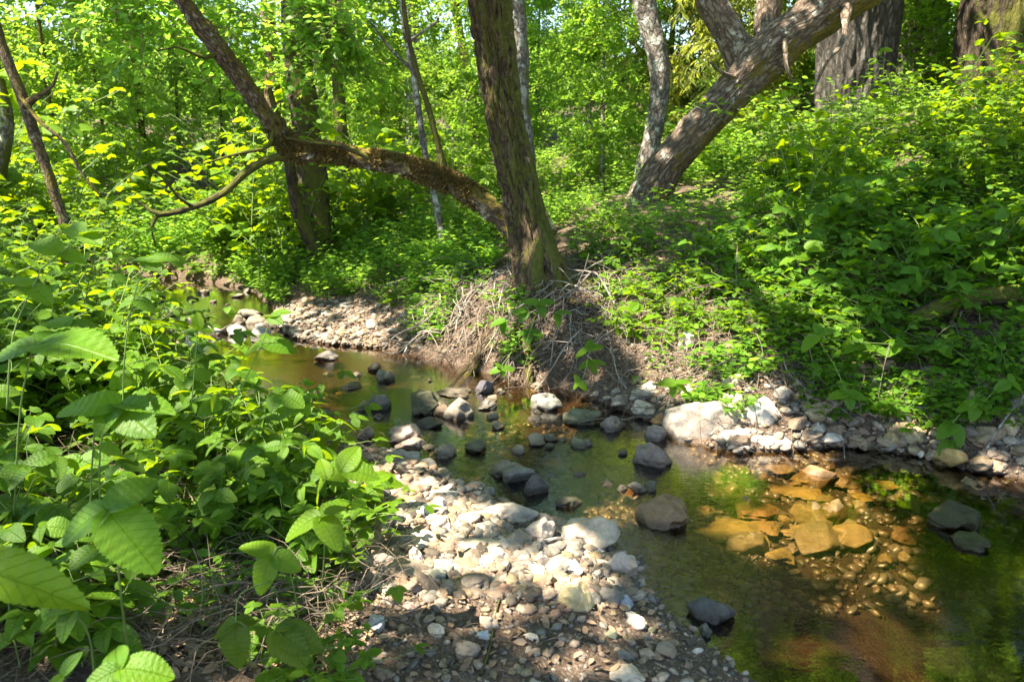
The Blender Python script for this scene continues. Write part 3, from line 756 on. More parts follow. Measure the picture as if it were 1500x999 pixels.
simple_tree('far_oak', 'pale grey trunk half hidden behind the thicket, between the two largest trunks', [(1366, 150, 13, 26), (1362, 80, 13, 23), (1362, 0, 13, 22), (1362, -200, 13, 22), (1362, -500, 13, 10)], M['bark_gray'], 36, .012, 14, crown=[((7.4, 13.5, 6.6), (2, 2, 1.6), 350, .11)], seed=5)
simple_tree('dark_oak', 'dark broad trunk behind the thicket at the upper right corner', [(1452, 190, 9.2, 60), (1452, 100, 9.2, 50), (1456, 40, 9.2, 46), (1466, -20, 9.2, 44), (1480, -150, 9.2, 42), (1500, -500, 9.2, 25)], M['bark_dark'], 90, .04, 9, branches=[[(1462, 60, 9.1, 26), (1492, 10, 9.0, 22), (1525, -50, 9, 18), (1580, -200, 9, 8)]], crown=[((8.2, 6.0, 5.6), (2, 1.8, 1.4), 600, .11)], seed=6, stretch=.14)
simple_tree('twin_stem_tree', 'dark trunk rising from the far bank beneath the mossy arch', [(472, 418, 7.9, 34), (470, 385, 7.9, 24), (464, 330, 7.95, 21), (458, 270, 8, 20), (450, 200, 8, 19), (438, 100, 8, 18), (430, 0, 8, 17), (420, -200, 8, 14), (410, -500, 8, 6)], M['bark_dark'], 40, .014, 18,
            branches=[[(478, 392, 7.7, 14), (462, 362, 7.6, 9.5), (442, 325, 7.5, 8.5), (430, 280, 7.4, 8), (424, 235, 7.3, 7), (410, 190, 7.2, 5), (395, 130, 7.2, 3)]], crown=[((-2.6, 8.6, 5.4), (1.8, 1.8, 1.4), 420, .1), ((-2.15, 7.3, 2.2), (.95, .45, .6), 130, .085), ((-1.5, 7.4, 2.35), (.5, .4, .4), 70, .08), ((-2.9, 7.0, 2.5), (.6, .4, .4), 80, .085)], seed=7)
simple_tree('sapling', 'slim dark trunk just right of the dark trunk under the mossy arch', [(500, 385, 9.3, 10), (505, 330, 9.3, 9), (503, 250, 9.3, 9), (495, 120, 9.3, 8), (490, 0, 9.3, 8), (480, -200, 9.3, 5)], M['bark_dark'], 16, .005, 24, seed=8)
simple_tree('red_barked_tree', 'reddish-brown trunk behind the fork of the mossy arch', [(398, 345, 10.5, 12), (400, 290, 10.5, 11), (402, 200, 10.5, 10), (398, 100, 10.5, 10), (392, 0, 10.5, 9), (385, -200, 10.5, 7)], M['bark_red'], 20, .006, 22, crown=[((-3.4, 11, 5.2), (1.6, 1.4, 1.2), 260, .1)], seed=9)
simple_tree('birch', 'thin pale and brown trunk seen just left of the thick leaning tree', [(704, 290, 10.5, 9), (698, 230, 10.5, 7), (692, 160, 10.5, 6.5), (682, 90, 10.5, 6), (668, 20, 10.5, 6), (660, -60, 10.5, 5), (650, -250, 10.5, 3)], M['bark_red'], 16, .004, 26, seed=10)
simple_tree('thin_stem', 'very thin upright sapling passing behind the arching mossy limb', [(660, 392, 7.2, 6), (648, 345, 7.2, 5.5), (636, 285, 7.2, 5), (620, 210, 7.2, 4.6), (606, 110, 7.2, 4.2), (592, 30, 7.2, 4), (586, -60, 7.2, 3), (580, -200, 7.2, 1.5)], M['bark_gray'], 12, .002, 30,
            branches=[[(607, 105, 7.2, 3), (575, 75, 7.2, 2), (540, 30, 7.1, 1)], [(600, 60, 7.2, 2), (640, 32, 7.1, 1.5), (640, 28, 7, 1)]], seed=11)
simple_tree('young_shoot', 'thin grey shoot springing up from the top of the arching mossy limb', [(654, 262, 6.02, 7), (645, 225, 6.0, 4.5), (628, 160, 6.0, 4), (608, 95, 6.0, 3.6), (594, 30, 6.0, 3.3), (586, -60, 6.0, 2.5), (580, -160, 6.0, 1)], M['bark_dark'], 12, .002, 30, seed=12)
simple_tree('left_sapling', 'slender dark sapling slanting down at the left edge of the wood', [(96, 330, 5.5, 8), (82, 288, 5.5, 7), (62, 230, 5.5, 7), (45, 180, 5.5, 7.5), (30, 135, 5.5, 7), (12, 90, 5.5, 6.5), (-5, 40, 5.5, 6), (-30, -60, 5.5, 5), (-60, -250, 5.5, 2)], M['bark_moss'], 20, .005, 26,
            branches=[[(36, 155, 5.45, 6), (55, 142, 5.4, 4), (78, 125, 5.4, 2), (84, 105, 5.4, 1)], [(28, 140, 5.4, 3), (60, 180, 5.3, 2.4), (95, 210, 5.3, 2.2), (120, 255, 5.3, 2), (150, 290, 5.3, 1.2)]], crown=[((-5.2, 5.4, 4.4), (1.2, 1.2, 1), 200, .09)], seed=13)
simple_tree('white_tree', 'short stretch of whitish trunk at the left edge of the picture', [(-35, 330, 7, 14), (-5, 250, 7, 12), (8, 195, 7, 10), (5, 150, 7, 9), (-12, 90, 7, 8), (-40, 0, 7, 7), (-60, -120, 7, 3)], M['bark_gray'], 20, .006, 24, seed=14)

# background trees with low leafy crowns: three builds, copied
def leafy_proto(seed, hgt, rad, n, leaf, leafmat, barkmat, low=.5, kind='lo', droop=.25, per=14):
    rg = np.random.default_rng(seed)
    t = thing('leafy_tree', '', 'tree')
    lean = rg.normal(size=2) * .25
    rows = [(lean[0] * s * s, lean[1] * s * s, hgt * s * .92 - .3, (.03 + .007 * hgt) * (1 - s * .85)) for s in np.linspace(0, 1, 6)]
    link('trunk', trunk_mesh(rows, barkmat, 12, .2, .006, 14, .2, seed, .2, True), t)
    mb = MB()
    for k in range(5):
        z = low + (hgt - low) * (k + .5) / 5
        rr_ = rad * (1 - .45 * abs(k - 1.6) / 3.4)
        a = rg.uniform(0, 6.28)
        spray_crown(mb, (math.cos(a) * rad * .3, math.sin(a) * rad * .3, z), (rr_, rr_, (hgt - low) / 6), n // 5, leaf, kind, rg, per, shell=.4, droop=droop, twig_len=.5, clump=1.9, pool=5)
    crown_child(t, mb, [M[leafmat], M['cane']])
    return t
protos = [leafy_proto(31, 5.5, 1.6, 950, .10, 'leaf', M['bark_gray'], .25), leafy_proto(32, 4.2, 1.4, 850, .085, 'leaf', M['bark_dark'], .1),
          leafy_proto(33, 7.5, 2.1, 1200, .12, 'leaf', M['bark_dark'], .4), leafy_proto(34, 5.0, 1.4, 700, .16, 'willow', M['bark_gray'], .2, 'narrow', .7, 20),
          leafy_proto(35, 6.0, 1.7, 800, .10, 'leaf_dark', M['bark_dark'], .3)]
plabel = ['broad-leaved young tree with bright green layered leaves in the wood', 'bushy small-leaved tree filling the gap between trunks', 'tall yellow-green broad-leaved tree beyond the stream', 'yellow-green bamboo-like grass stand with long narrow drooping leaves beyond the bank', 'darker green dense tree standing deep in the wood']
used_p = set()
rt = np.random.default_rng(77)
def place_tree(x, y, k, sc=1.0, tint=None):
    o = protos[k]
    if k in used_p: o = copy_tree(o)
    used_p.add(k)
    o.location = (x, y, float(H(np.array([x]), np.array([y]))[0]))
    o.rotation_euler = (0, 0, rt.uniform(0, 6.28)); o.scale = (sc, sc, sc * rt.uniform(.9, 1.1))
    tint = tint or (1, 1, 1)
    v = rt.uniform(.8, 1.2)
    for c in [o] + list(o.children): c.color = (tint[0] * v, tint[1] * v, tint[2] * v, 1)
    tag(o, plabel[k], 'tree', 'leafy trees of the wood')
GAPAZ = [(math.degrees(math.atan((px - 750) / F / cP)), w_) for px, w_ in ((935, 2.2), (1050, .5), (690, .0), (400, -1.0))]
for ring, n, r0, r1, hs in ((0, 13, 9.0, 11, .60), (1, 18, 11, 14, .68), (2, 15, 14, 18.5, .68), (3, 12, 18.5, 25, .55)):
    for i in range(n):
        az = -42 + 84 * (i + rt.uniform(.1, .9)) / n; r_ = rt.uniform(r0, r1)
        x, y = r_ * math.sin(math.radians(az)), r_ * math.cos(math.radians(az))
        if sdist(np.array([x]), np.array([y]))[0] < .6: continue
        low = any(abs(az - g) < w_ + 60 / r_ for g, w_ in GAPAZ)
        k = rt.choice([0, 1, 2, 4], p=[.40, .32, .22, .06])
        if 11 < az < 17 and ring < 3: continue
        if 20 < az < 40 and ring == 0: continue
        place_tree(x, y, int(k), rt.uniform(.85, 1.15) * (min(hs, .30 + .012 * r_) if low else hs), (1.15, 1.05, .85) if az < -2 else (1.15, 1.12, .9))
place_tree(3.05, 11.6, 3, .9); place_tree(2.6, 14.0, 3, 1.0); place_tree(4.2, 14.5, 3, 1.1); place_tree(9, 12, 4, .8)  # the narrow-leaved trees here stand in for yellow bamboo-like grass

# far-off wood, one mass of foliage
mb = MB(); rf = np.random.default_rng(91)
for az in np.arange(-50, 51, 3.2):
    for r_ in (29, 37):
        a = math.radians(az + rf.uniform(-1, 1)); x, y = r_ * math.sin(a), r_ * math.cos(a)
        z = float(H(np.array([x]), np.array([y]))[0]); hh = rf.uniform(1.2, 3.0) * (0.3 if 5 < az < 13 else 1) * (r_ / 31)
        spray_crown(mb, (x, y, z + hh * .45), (2.4, 2.2, hh * .55), 170, .3, 'lo', rf, 12, shell=.3, twig_len=1.2, clump=.6)
tag(link('distant_woods', mb.mesh('distant_woods', [M['leaf'], M['cane']])), 'distant green wood closing the view behind the trees', 'woods', kind='stuff')

# tall trees added to screen open sky; crowns out of view, mirrored in the water
tall0 = []
def added_tall_tree(x, y, hgt, rad, sc=1.0):
    z = float(H(np.array([x]), np.array([y]))[0])
    if len(tall0) < 2:
        t = thing('added_tall_tree', '', 'tree')
        link('trunk', trunk_mesh([(0, 0, -.4, .15), (.05, 0, 1, .12), (.1, .1, hgt * .5, .10), (.2, 0, hgt, .03)], M['bark_gray'], 20, .1, .008, 16, .2, len(tall0), .2, True), t)
        mb = MB(); rg = np.random.default_rng(400 + len(tall0))
        spray_crown(mb, (0, 0, hgt * .80), (rad, rad, rad * .62), 900, .14, 'lo', rg, 12, shell=.2, twig_len=.7, clump=.9, pool=2.2)
        crown_child(t, mb, [M['leaf'], M['cane']]); tall0.append(t)
    else:
        t = copy_tree(tall0[rt.integers(2)])
    t.location = (x, y, z); t.rotation_euler = (0, 0, rt.uniform(0, 6.28)); t.scale = (sc, sc, sc)
    return tag(t, 'slim grey trunk of a tall tree added deep in the wood, its unseen crown screening open sky', 'tree', 'tall trees added to screen the sky')
for az, r_ in ((-40, 15.5), (-13, 15.5), (-7, 13.5), (-2, 16.5), (21, 14), (25, 16), (28, 13), (34, 13.5), (40, 12), (47, 10), (53, 8.5), (60, 7)):
    added_tall_tree(r_ * math.sin(math.radians(az)), r_ * math.cos(math.radians(az)), 8.2, 2.5, r_ / 14 * rt.uniform(.95, 1.15))

# ------------------------------------------------------------------ stones
rock_i = [0]
def rock(name, label, px, py, wpx, hpx, col, seed=None, cuts=9, depth=.25, rot=0, dz=.35, cat='rock', group=None, sub=4, round_=False, z=None):
    """stone whose outline spans wpx by hpx about pixel (px, py)"""
    rock_i[0] += 1
    seed = seed or rock_i[0] * 13
    g = hit(px, py + hpx * .48)
    base = g.copy()
    if z is not None: base = G(px, py + hpx * .4, z)
    elif base[2] < .0: base = G(px, py + hpx * .48, 0.0)
    dist = np.linalg.norm(base - [0, 0, CAM_Z])
    ww = wpx * dist / F; hh = hpx * dist / F
    el = math.atan2(CAM_Z - base[2], base[1]); se, ce = math.sin(el), math.cos(el)
    bb = min(ww * .42, .42 * hh / se)
    zt = math.sqrt(max((hh - bb * se) ** 2 - (bb * se) ** 2, (ww * .1) ** 2)) / ce
    zt = min(zt, ww * .75) * (.6 if z is not None else 1)
    V, Fc = rock_shape(sub, seed, cuts if not round_ else 5, depth if not round_ else .18, .07 if not round_ else .045, 1.0)
    V = V * [ww * .52, bb * 1.1, zt * .92]
    c, s = math.cos(rot), math.sin(rot)
    V[:, :2] = V[:, :2] @ np.array([[c, s], [-s, c]])
    me = mesh_np(name, V, [Fc]); me.materials.append(M['rock'])
    o = link(name, me, None, (base[0], base[1] + bb * .95, base[2] + zt * (.15 if z is None else -.25)))
    if z is None and sdist(base[:1], base[1:2])[0] < .02: col = [c_ * .62 for c_ in col]
    o.color = (*col, 1)
    tag(o, label, cat, group)
    return o
TAN, PALE, GREY, DARK, BROWN, OCH, AMB, GRN, RED = (.38, .30, .225), (.50, .43, .355), (.30, .27, .23), (.14, .125, .10), (.25, .185, .13), (.32, .25, .14), (.34, .23, .09), (.19, .19, .12), (.46, .22, .10)
rock('boulder', 'large pale angular boulder at the far water edge, biggest rock of the bank', 1036, 620, 118, 76, PALE, 145, 10, .26, rot=.35)
rock('boulder', 'flat-topped pale slab leaning against the right side of the largest boulder', 1122, 612, 70, 46, PALE, 102, 12, .35)
rock('rock', 'cream wedge of rock between the largest boulder and the slab', 1085, 645, 60, 28, (.5, .43, .35), 103)
rock('rock', 'pale flat rock just right of the two cream rocks at the water edge', 1145, 645, 55, 26, (.5, .42, .34), 104)
rock('rock', 'pale block perched above the largest boulder', 1075, 598, 60, 40, (.52, .44, .32), 105, 12, .35)
rock('rock', 'brown speckled stone sitting in water left of the largest boulder', 958, 668, 60, 38, (.34, .27, .23), 106, round_=True)
rock('rock', 'grey-green flat rounded stone wet in midstream below the twig bank', 852, 612, 60, 28, GRN, 107, round_=True)
rock('rock', 'rounded grey stone rising from dark water under the twig bank', 801, 587, 48, 30, (.34, .33, .28), 108, round_=True)
rock('rock', 'brown egg-shaped stone between the midstream stones and the far shore', 900, 620, 28, 26, (.36, .28, .22), 109, round_=True)
rock('rock', 'small round stone at the waterline left of the largest boulder', 962, 634, 34, 26, (.4, .32, .26), 110, round_=True)
rock('rock', 'mottled oval stone at the far shore beside the roots', 948, 600, 44, 24, (.42, .35, .27), 112)
rock('rock', 'pale stone with brown blotch just above the shore stones', 945, 575, 42, 24, (.46, .38, .29), 113)
rock('rock', 'small tan stone lowest of the far shore cluster', 912, 588, 30, 20, TAN, 114)
rock('rock', 'dark mossy boulder in the middle of the upper pool', 622, 590, 58, 38, (.15, .15, .09), 115, 10, .3)
rock('rock', 'tan and grey rounded stone right of the dark mossy boulder', 671, 600, 46, 32, (.40, .34, .27), 116, round_=True)
rock('rock', 'small brown stone touching the left side of the tan rounded stone', 645, 600, 30, 20, BROWN, 117)
rock('rock', 'long flat brown stone behind the dark mossy boulder', 662, 574, 52, 16, (.26, .22, .17), 118)
rock('rock', 'dark shiny wedge stone at the foot of the twig bank', 709, 567, 28, 20, (.16, .15, .17), 119, 12, .4)
rock('rock', 'flat grey stone right of the tan rounded stone', 712, 594, 30, 14, GREY, 120)
rock('rock', 'grey-brown boulder at the left of the upper pool', 554, 589, 40, 26, (.27, .25, .2), 121, 10, .25)
rock('rock', 'round brown stone near the top of the upper pool', 561, 551, 30, 18, (.28, .25, .17), 122, round_=True)
rock('rock', 'low brown stone left of the grey-brown boulder', 512, 566, 34, 12, (.28, .22, .17), 123)
rock('rock', 'dark flat stone in the upper pool nearest the brambles', 474, 522, 40, 16, (.22, .2, .18), 124)
rock('rock', 'small wet stone in the riffle beside the brambles', 450, 579, 30, 14, (.27, .23, .22), 125)
rock('rock', 'flat stone breaking the riffle above the gravel', 466, 604, 40, 12, (.27, .22, .18), 126)
rock('rock', 'dark low rock just below the mossy boulder', 626, 619, 46, 18, (.16, .14, .11), 127)
rock('rock', 'pink-tan oblong rock on the near shore, upper of a stacked pair', 592, 634, 60, 28, (.48, .38, .31), 128, rot=.3)
rock('rock', 'pinkish slab lying under the oblong rock of the near shore', 602, 650, 52, 22, (.46, .37, .31), 129)
rock('rock', 'small round tan stone beside the pinkish slab', 650, 661, 34, 22, (.42, .33, .25), 130, round_=True)
rock('rock', 'brownish stone at the left foot of the stacked pair', 535, 632, 24, 22, (.36, .27, .2), 131, round_=True)
rock('rock', 'greyish-brown stone on the near shore under the stacked pair', 590, 668, 44, 20, (.30, .26, .22), 132)
rock('rock', 'dark angular grey rock standing in shallow water at the gravel edge', 760, 695, 46, 26, (.30, .27, .235), 133, 12, .35)
rock('rock', 'dark tilted slab leaning on the angular grey rock in shallow water', 784, 706, 34, 40, (.17, .15, .125), 134, 12, .35, rot=.8)
rock('rock', 'glowing orange stone just under the surface in midstream', 812, 674, 34, 24, (.55, .26, .06), 135, z=-.02)
rock('rock', 'large smooth grey-brown dome stone at the water side of the gravel bar', 742, 756, 90, 38, (.31, .27, .22), 136, round_=True)
rock('rock', 'round pinkish-tan stone touching the big tan boulder on the gravel', 792, 783, 48, 38, (.46, .37, .29), 137, round_=True)
rock('boulder', 'big smooth tan boulder at the water edge of the gravel bar', 862, 783, 96, 50, (.46, .37, .28), 138, round_=True, rot=-.12)
rock('rock', 'cream knobbly stone below the round pinkish-tan stone', 795, 815, 30, 40, (.55, .46, .37), 139)
rock('rock', 'yellowish flat oblong stone in the middle of the gravel bar', 702, 806, 74, 30, (.48, .39, .28), 140, 10, .3)
rock('rock', 'blue-grey smooth stone below the yellowish oblong stone', 700, 834, 50, 26, (.30, .32, .34), 141, round_=True)
rock('rock', 'upright tan shard leaning on the gravel, right of another shard', 660, 826, 26, 44, (.54, .44, .33), 142, 12, .35)
rock('rock', 'tan triangular shard at the left of the gravel bar', 610, 816, 34, 36, (.50, .41, .33), 143, 12, .4)
rock('rock', 'wide dark brown rock half in the brambles shade at the gravel edge', 552, 836, 84, 34, (.24, .19, .16), 144)
rock('rock', 'mustard yellow flat stone below the pale cobbles', 797, 850, 62, 32, (.50, .38, .17), 145, 8, .25)
rock('rock', 'mustard and cream angular rock at the lower right of the gravel bar', 843, 876, 56, 54, (.58, .46, .24), 146, 12, .35)
rock('rock', 'greyish L-shaped rock at the corner of the gravel by the pool', 914, 833, 50, 46, (.44, .37, .31), 147, 12, .35, rot=-.6)
rock('rock', 'cream oval stone under the end of the drift twig', 872, 813, 38, 20, (.56, .48, .4), 148, round_=True)
rock('rock', 'round speckled cobble right of the centre of the pale cobbles', 842, 836, 30, 26, (.52, .42, .34), 149, round_=True)
rock('rock', 'pale upright cobble in the centre of the cobbles', 790, 835, 26, 36, (.60, .53, .45), 150)
rock('rock', 'white cobble left of the round speckled cobble', 766, 822, 30, 20, (.6, .53, .45), 151)
rock('rock', 'long cream pebble lying alone on the lower gravel', 934, 913, 34, 22, (.56, .48, .4), 152, rot=-.6)
rock('rock', 'small grey-blue pebble by the shaded water edge', 917, 885, 22, 18, (.32, .34, .36), 153, round_=True)
rock('rock', 'white rounded cobble at the top of the gravel bar', 640, 740, 30, 20, (.62, .57, .5), 154, round_=True)
rock('rock', 'white flat cobble left of the top cobbles', 618, 752, 34, 20, (.62, .56, .48), 155, round_=True)
rock('rock', 'grey oblong stone above the white cobbles', 648, 726, 46, 16, (.34, .32, .29), 156)
rock('rock', 'brown rough stone at the top left of the gravel bar', 625, 711, 36, 18, (.32, .25, .2), 157)
rock('rock', 'tan flat pebble below the white cobbles', 645, 766, 40, 16, (.44, .36, .28), 158)
rock('rock', 'grey-green flat stone in the shade of the lower gravel', 637, 852, 36, 26, (.22, .22, .17), 159)
rock('rock', 'blue-white marbled stone at the lower left of the gravel', 552, 921, 32, 26, (.34, .37, .38), 160, 12, .35)
rock('rock', 'brown disc-shaped stone on the shaded gravel', 578, 884, 30, 20, (.22, .17, .12), 161, round_=True)
rock('rock', 'salmon pink pebble beside the brown disc', 598, 894, 22, 14, (.48, .32, .24), 162, round_=True)
rock('rock', 'pale blue flat pebble in the middle of the lower gravel', 709, 934, 22, 14, (.40, .44, .45), 163)
rock('rock', 'brown angular stone at the bottom of the gravel', 685, 955, 34, 26, (.25, .2, .15), 164, 12, .3)
rock('rock', 'sandy flat stone at the bottom edge of the picture', 918, 993, 50, 26, (.46, .37, .27), 165)
rock('rock', 'dark slate-grey wedge rock at the edge of the dark pool', 1045, 893, 62, 44, (.14, .135, .12), 166, 12, .35, rot=.2)
rock('rock', 'olive-grey stone half under water above the slate wedge', 1008, 848, 50, 34, (.20, .20, .15), 167, z=-.03, round_=True)
rock('rock', 'small green-grey pebble left of the slate wedge', 1035, 922, 20, 22, (.28, .28, .2), 168, round_=True)
rock('rock', 'brown mottled boulder in the stream above the amber stones', 982, 752, 84, 50, (.36, .23, .13), 169, 8, .2, round_=True)
rock('boulder', 'long bright amber-yellow rock glowing just under the water', 1090, 778, 110, 40, (.46, .34, .11), 170, rot=-.45, z=-.045, round_=True)
rock('rock', 'tail piece of amber rock below the long amber rock', 1150, 812, 40, 22, (.42, .30, .10), 171, z=-.05, rot=-.5, round_=True)
rock('rock', 'reddish-brown submerged stone above the long amber rock', 1113, 742, 66, 34, (.42, .22, .09), 172, z=-.04, round_=True, rot=-.4)
rock('rock', 'orange oblong stone right of the long amber rock', 1128, 771, 42, 20, (.42, .26, .10), 173, z=-.04, rot=-.3, round_=True)
rock('rock', 'wide pale-amber submerged slab right of the orange stone', 1215, 780, 120, 30, (.42, .30, .13), 174, z=-.06, round_=True)
rock('rock', 'small yellow stone under water beside the wide slab', 1203, 797, 34, 13, (.6, .4, .09), 175, z=-.05, round_=True)
rock('rock', 'brown dome stone under water near the far shore', 1243, 702, 56, 32, (.30, .20, .09), 176, z=-.04, round_=True)
rock('rock', 'amber stone in the middle of the shallow shelf', 1190, 722, 66, 26, (.5, .34, .1), 177, z=-.05, round_=True)
rock('rock', 'tan-brown submerged stone left of the brown dome', 1155, 718, 50, 22, (.42, .28, .1), 178, z=-.05, round_=True)
rock('rock', 'small orange disc stone near the far shore', 1190, 702, 38, 11, (.48, .32, .09), 179, z=-.03, round_=True)
rock('rock', 'rusty disc stone behind the small orange disc', 1195, 690, 40, 12, (.45, .24, .09), 180, z=-.03, round_=True)
rock('rock', 'ochre disc stone right of the brown dome', 1302, 711, 34, 14, (.52, .34, .09), 181, z=-.04, round_=True)
rock('rock', 'ochre round stone below the brown dome', 1266, 727, 30, 14, (.5, .33, .08), 182, z=-.04, round_=True)
rock('rock', 'brown rock at the shallow shelf by the far shore', 1150, 686, 40, 16, (.42, .28, .14), 183, z=-.02, round_=True)
rock('rock', 'dark mossy lumpy rock standing in the dark pool', 1418, 760, 72, 42, (.075, .075, .035), 184, 8, .2)
rock('rock', 'moss-covered low stone in front of the dark lumpy rock', 1438, 796, 54, 26, (.085, .09, .03), 185, 6, .2)
rock('rock', 'small pale tan stone set in the earth wall of the right bank', 1282, 561, 22, 20, (.40, .32, .22), 186)
rock('rock', 'flat tan stone set in the right bank, longer than its neighbours', 1312, 563, 42, 14, (.36, .29, .18), 187)
rock('rock', 'angular cream and brown block low in the right bank', 1342, 600, 40, 26, (.42, .34, .25), 188, 12, .35)
rock('rock', 'brown flat stone left of the cream block in the right bank', 1290, 592, 44, 18, (.28, .22, .15), 189)
rock('rock', 'ochre stone at the water edge below the cream block', 1310, 652, 24, 24, (.34, .25, .12), 190)
rock('rock', 'tan stone at the right edge of the right bank, by the water', 1486, 632, 30, 24, (.42, .33, .2), 191)
rock('rock', 'brown stone lowest at the right edge of the picture', 1492, 660, 26, 18, (.32, .26, .17), 192)
rock('rock', 'yellowish round stone in the right bank under the leaves', 1385, 566, 22, 20, (.34, .26, .11), 193, round_=True)
rock('rock', 'grey stone in the bare slope of the right bank', 1100, 543, 30, 16, (.38, .35, .31), 194)
rock('rock', 'large grey stone embedded high in the left of the right bank', 1010, 500, 36, 26, (.44, .38, .33), 195)
rock('rock', 'white rock at the far left of the riffle', 243, 455, 34, 16, (.58, .54, .5), 196)
rock('rock', 'white rounded stone at the middle of the far riffle', 308, 486, 28, 14, (.6, .56, .5), 197, round_=True)
rock('rock', 'white jagged rock at the right of the far riffle', 342, 484, 32, 18, (.6, .57, .52), 198)
rock('rock', 'pale block next to the jagged rock of the far riffle', 376, 488, 36, 20, (.56, .52, .47), 199)
rock('rock', 'grey stone at the far bend of the stream', 226, 433, 26, 12, (.25, .25, .24), 200)
rock('rock', 'pale long stone nearest us in the far riffle', 385, 500, 40, 9, (.55, .5, .44), 201)

# countable cobbles and pebbles: ten shapes, copied
peb_me = []
for i in range(10):
    V, Fc = rock_shape(3, 900 + i * 7, 8, .22, .05, R.uniform(.45, .75))
    me = mesh_np('cobble', V * [.5, .5 * R.uniform(.6, .9), .5], [Fc]); me.materials.append(M['rock']); peb_me.append(me)
zones = [  # pixel box, count, size range (m), colours, label
    ((530, 900, 740, 870), 85, (.045, .16), [(.38, .32, .26), (.30, .24, .18), (.40, .32, .25), (.33, .30, .26), (.36, .27, .21), (.24, .19, .14)], 'pale cobble among the sunlit cobbles of the gravel bar', 'cobbles of the sunlit gravel bar'),
    ((520, 720, 620, 740), 40, (.05, .12), [TAN, BROWN, (.38, .33, .28), (.48, .36, .28)], 'brownish cobble on the upper end of the gravel bar', 'cobbles of the upper gravel bar'),
    ((520, 1100, 870, 998), 22, (.03, .075), [TAN, BROWN, DARK, GRN, (.5, .4, .3)], 'small stone lying in the shaded lower gravel', 'stones of the lower gravel'),
    ((870, 1220, 560, 668), 36, (.05, .15), [PALE, TAN, BROWN, (.4, .34, .28)], 'stone among the rubble round the largest boulder', 'rubble round the largest boulder'),
    ((1180, 1498, 540, 690), 42, (.07, .17), [(.22, .165, .11), (.25, .19, .12), (.30, .23, .14), (.16, .13, .10)], 'brown stone wedged in the low earth wall of the right bank', 'stones in the right bank wall'),
    ((400, 600, 445, 505), 22, (.08, .18), [PALE, TAN, GREY], 'grey-white stone on the far gravel bar', 'stones of the far gravel bar'),
    ((1020, 1440, 690, 830), 40, (.08, .22), [AMB, OCH, BROWN, (.34, .24, .11), (.34, .20, .09)], 'amber stone lying on the shallow stream bed', 'submerged amber stones'),
    ((430, 1000, 520, 760), 22, (.08, .18), [BROWN, DARK, (.35, .18, .08), GRN], 'dark brown stone on the bed of midstream', 'submerged dark stones')]
zones.append(((420, 1000, 515, 740), 46, (.06, .17), [(.2, .165, .12), (.15, .13, .10), (.26, .2, .14), (.14, .13, .08), (.3, .24, .18)], 'wet brown stone breaking the surface of the middle stream', 'stones breaking the surface'))
zones.append(((210, 400, 425, 495), 26, (.08, .24), [(.28, .24, .19), (.2, .17, .13), (.15, .13, .1)], 'pale stone at the narrow far bend of the stream', 'stones of the far bend'))
rz = np.random.default_rng(55)
for (x0, x1, y0, y1), cnt, (s0, s1), cols, lab, grp in zones:
    n = 0; tries = 0
    water_zone = 'submerged' in grp or 'surface' in grp or 'far bend' in grp; emergent = water_zone and 'submerged' not in grp
    while n < cnt and tries < cnt * 8:
        tries += 1
        px, py = rz.uniform(x0, x1), rz.uniform(y0, y1)
        g = hit(px, py); d_ = sdist(g[:1], g[1:2])[0]
        if water_zone != (d_ < 0.0) and not (abs(d_) < .04): continue
        s = s0 + (s1 - s0) * rz.uniform() ** 2
        if emergent: g = G(px, py, 0.0)
        if emergent and sdist(g[:1], g[1:2])[0] > .03: continue
        o = link('wet_stone' if water_zone else 'cobble', peb_me[rz.integers(10)], None, (g[0], g[1], s * .02 if emergent else g[2] + s * .12))
        o.scale = (s, s, s * rz.uniform(.8, 1.1)); o.rotation_euler = (rz.normal() * .25, rz.normal() * .25, rz.uniform(0, 6.28))
        c = np.array(cols[rz.integers(len(cols))]) * rz.uniform(.75, 1.2)
        o.color = (*c, 1); tag(o, lab, 'stone', grp); n += 1
        if 'bar' in grp: o.scale[2] *= .7; o.location.z -= s * .04

def scatter_px(n, box, rg, minh=-1, dens=None):
    """n ground points spread evenly over the ground seen in a pixel box"""
    x0, x1, y0, y1 = box
    c = [G(a, b, 0.1) for a, b in ((x0, y1), (x1, y1), (x0, y0), (x1, y0))]
    lo = np.min(c, 0); hi = np.max(c, 0)
    out = []; got = 0
    while got < n:
        p = rg.uniform(lo[:2], hi[:2], (n * 3, 2)); z = H(p[:, 0], p[:, 1])
        q = np.column_stack([p, z]); a, b, _ = to_px(q)
        k = (a > x0) & (a < x1) & (b > y0) & (b < y1) & (z > minh)
        if dens is not None: k &= rg.uniform(size=len(k)) < dens(q)
        out.append(q[k]); got += k.sum()
        if len(out) > 30: break
    return np.concatenate(out)[:n]
def pebbles(n, box, s0, s1, rg, sub=1, power=2.5, **kw):
    q = scatter_px(n, box, rg, **kw); n = len(q)
    V, Fc = ICO[sub]
    sz = s0 + (s1 - s0) * rg.uniform(size=n) ** power
    sc = np.stack([sz * .5, sz * .5 * rg.uniform(.5, .95, n), sz * .5 * rg.uniform(.35, .7, n)], -1)
    a = rg.uniform(0, 6.28, n)
    loc = V[None] * (1 + rg.normal(size=(n, len(V), 1)) * .13) * sc[:, None]
    x = loc[..., 0] * np.cos(a)[:, None] - loc[..., 1] * np.sin(a)[:, None]
    y = loc[..., 0] * np.sin(a)[:, None] + loc[..., 1] * np.cos(a)[:, None]
    z = loc[..., 2] + rg.normal(size=(n, 1)) * .3 * x
    W = np.stack([x, y, z], -1) + q[:, None] + np.array([0, 0, 1]) * (sz * .1)[:, None, None]
    return W.reshape(-1, 3), [(Fc[None] + (np.arange(n) * len(V))[:, None, None]).reshape(-1, 3)]
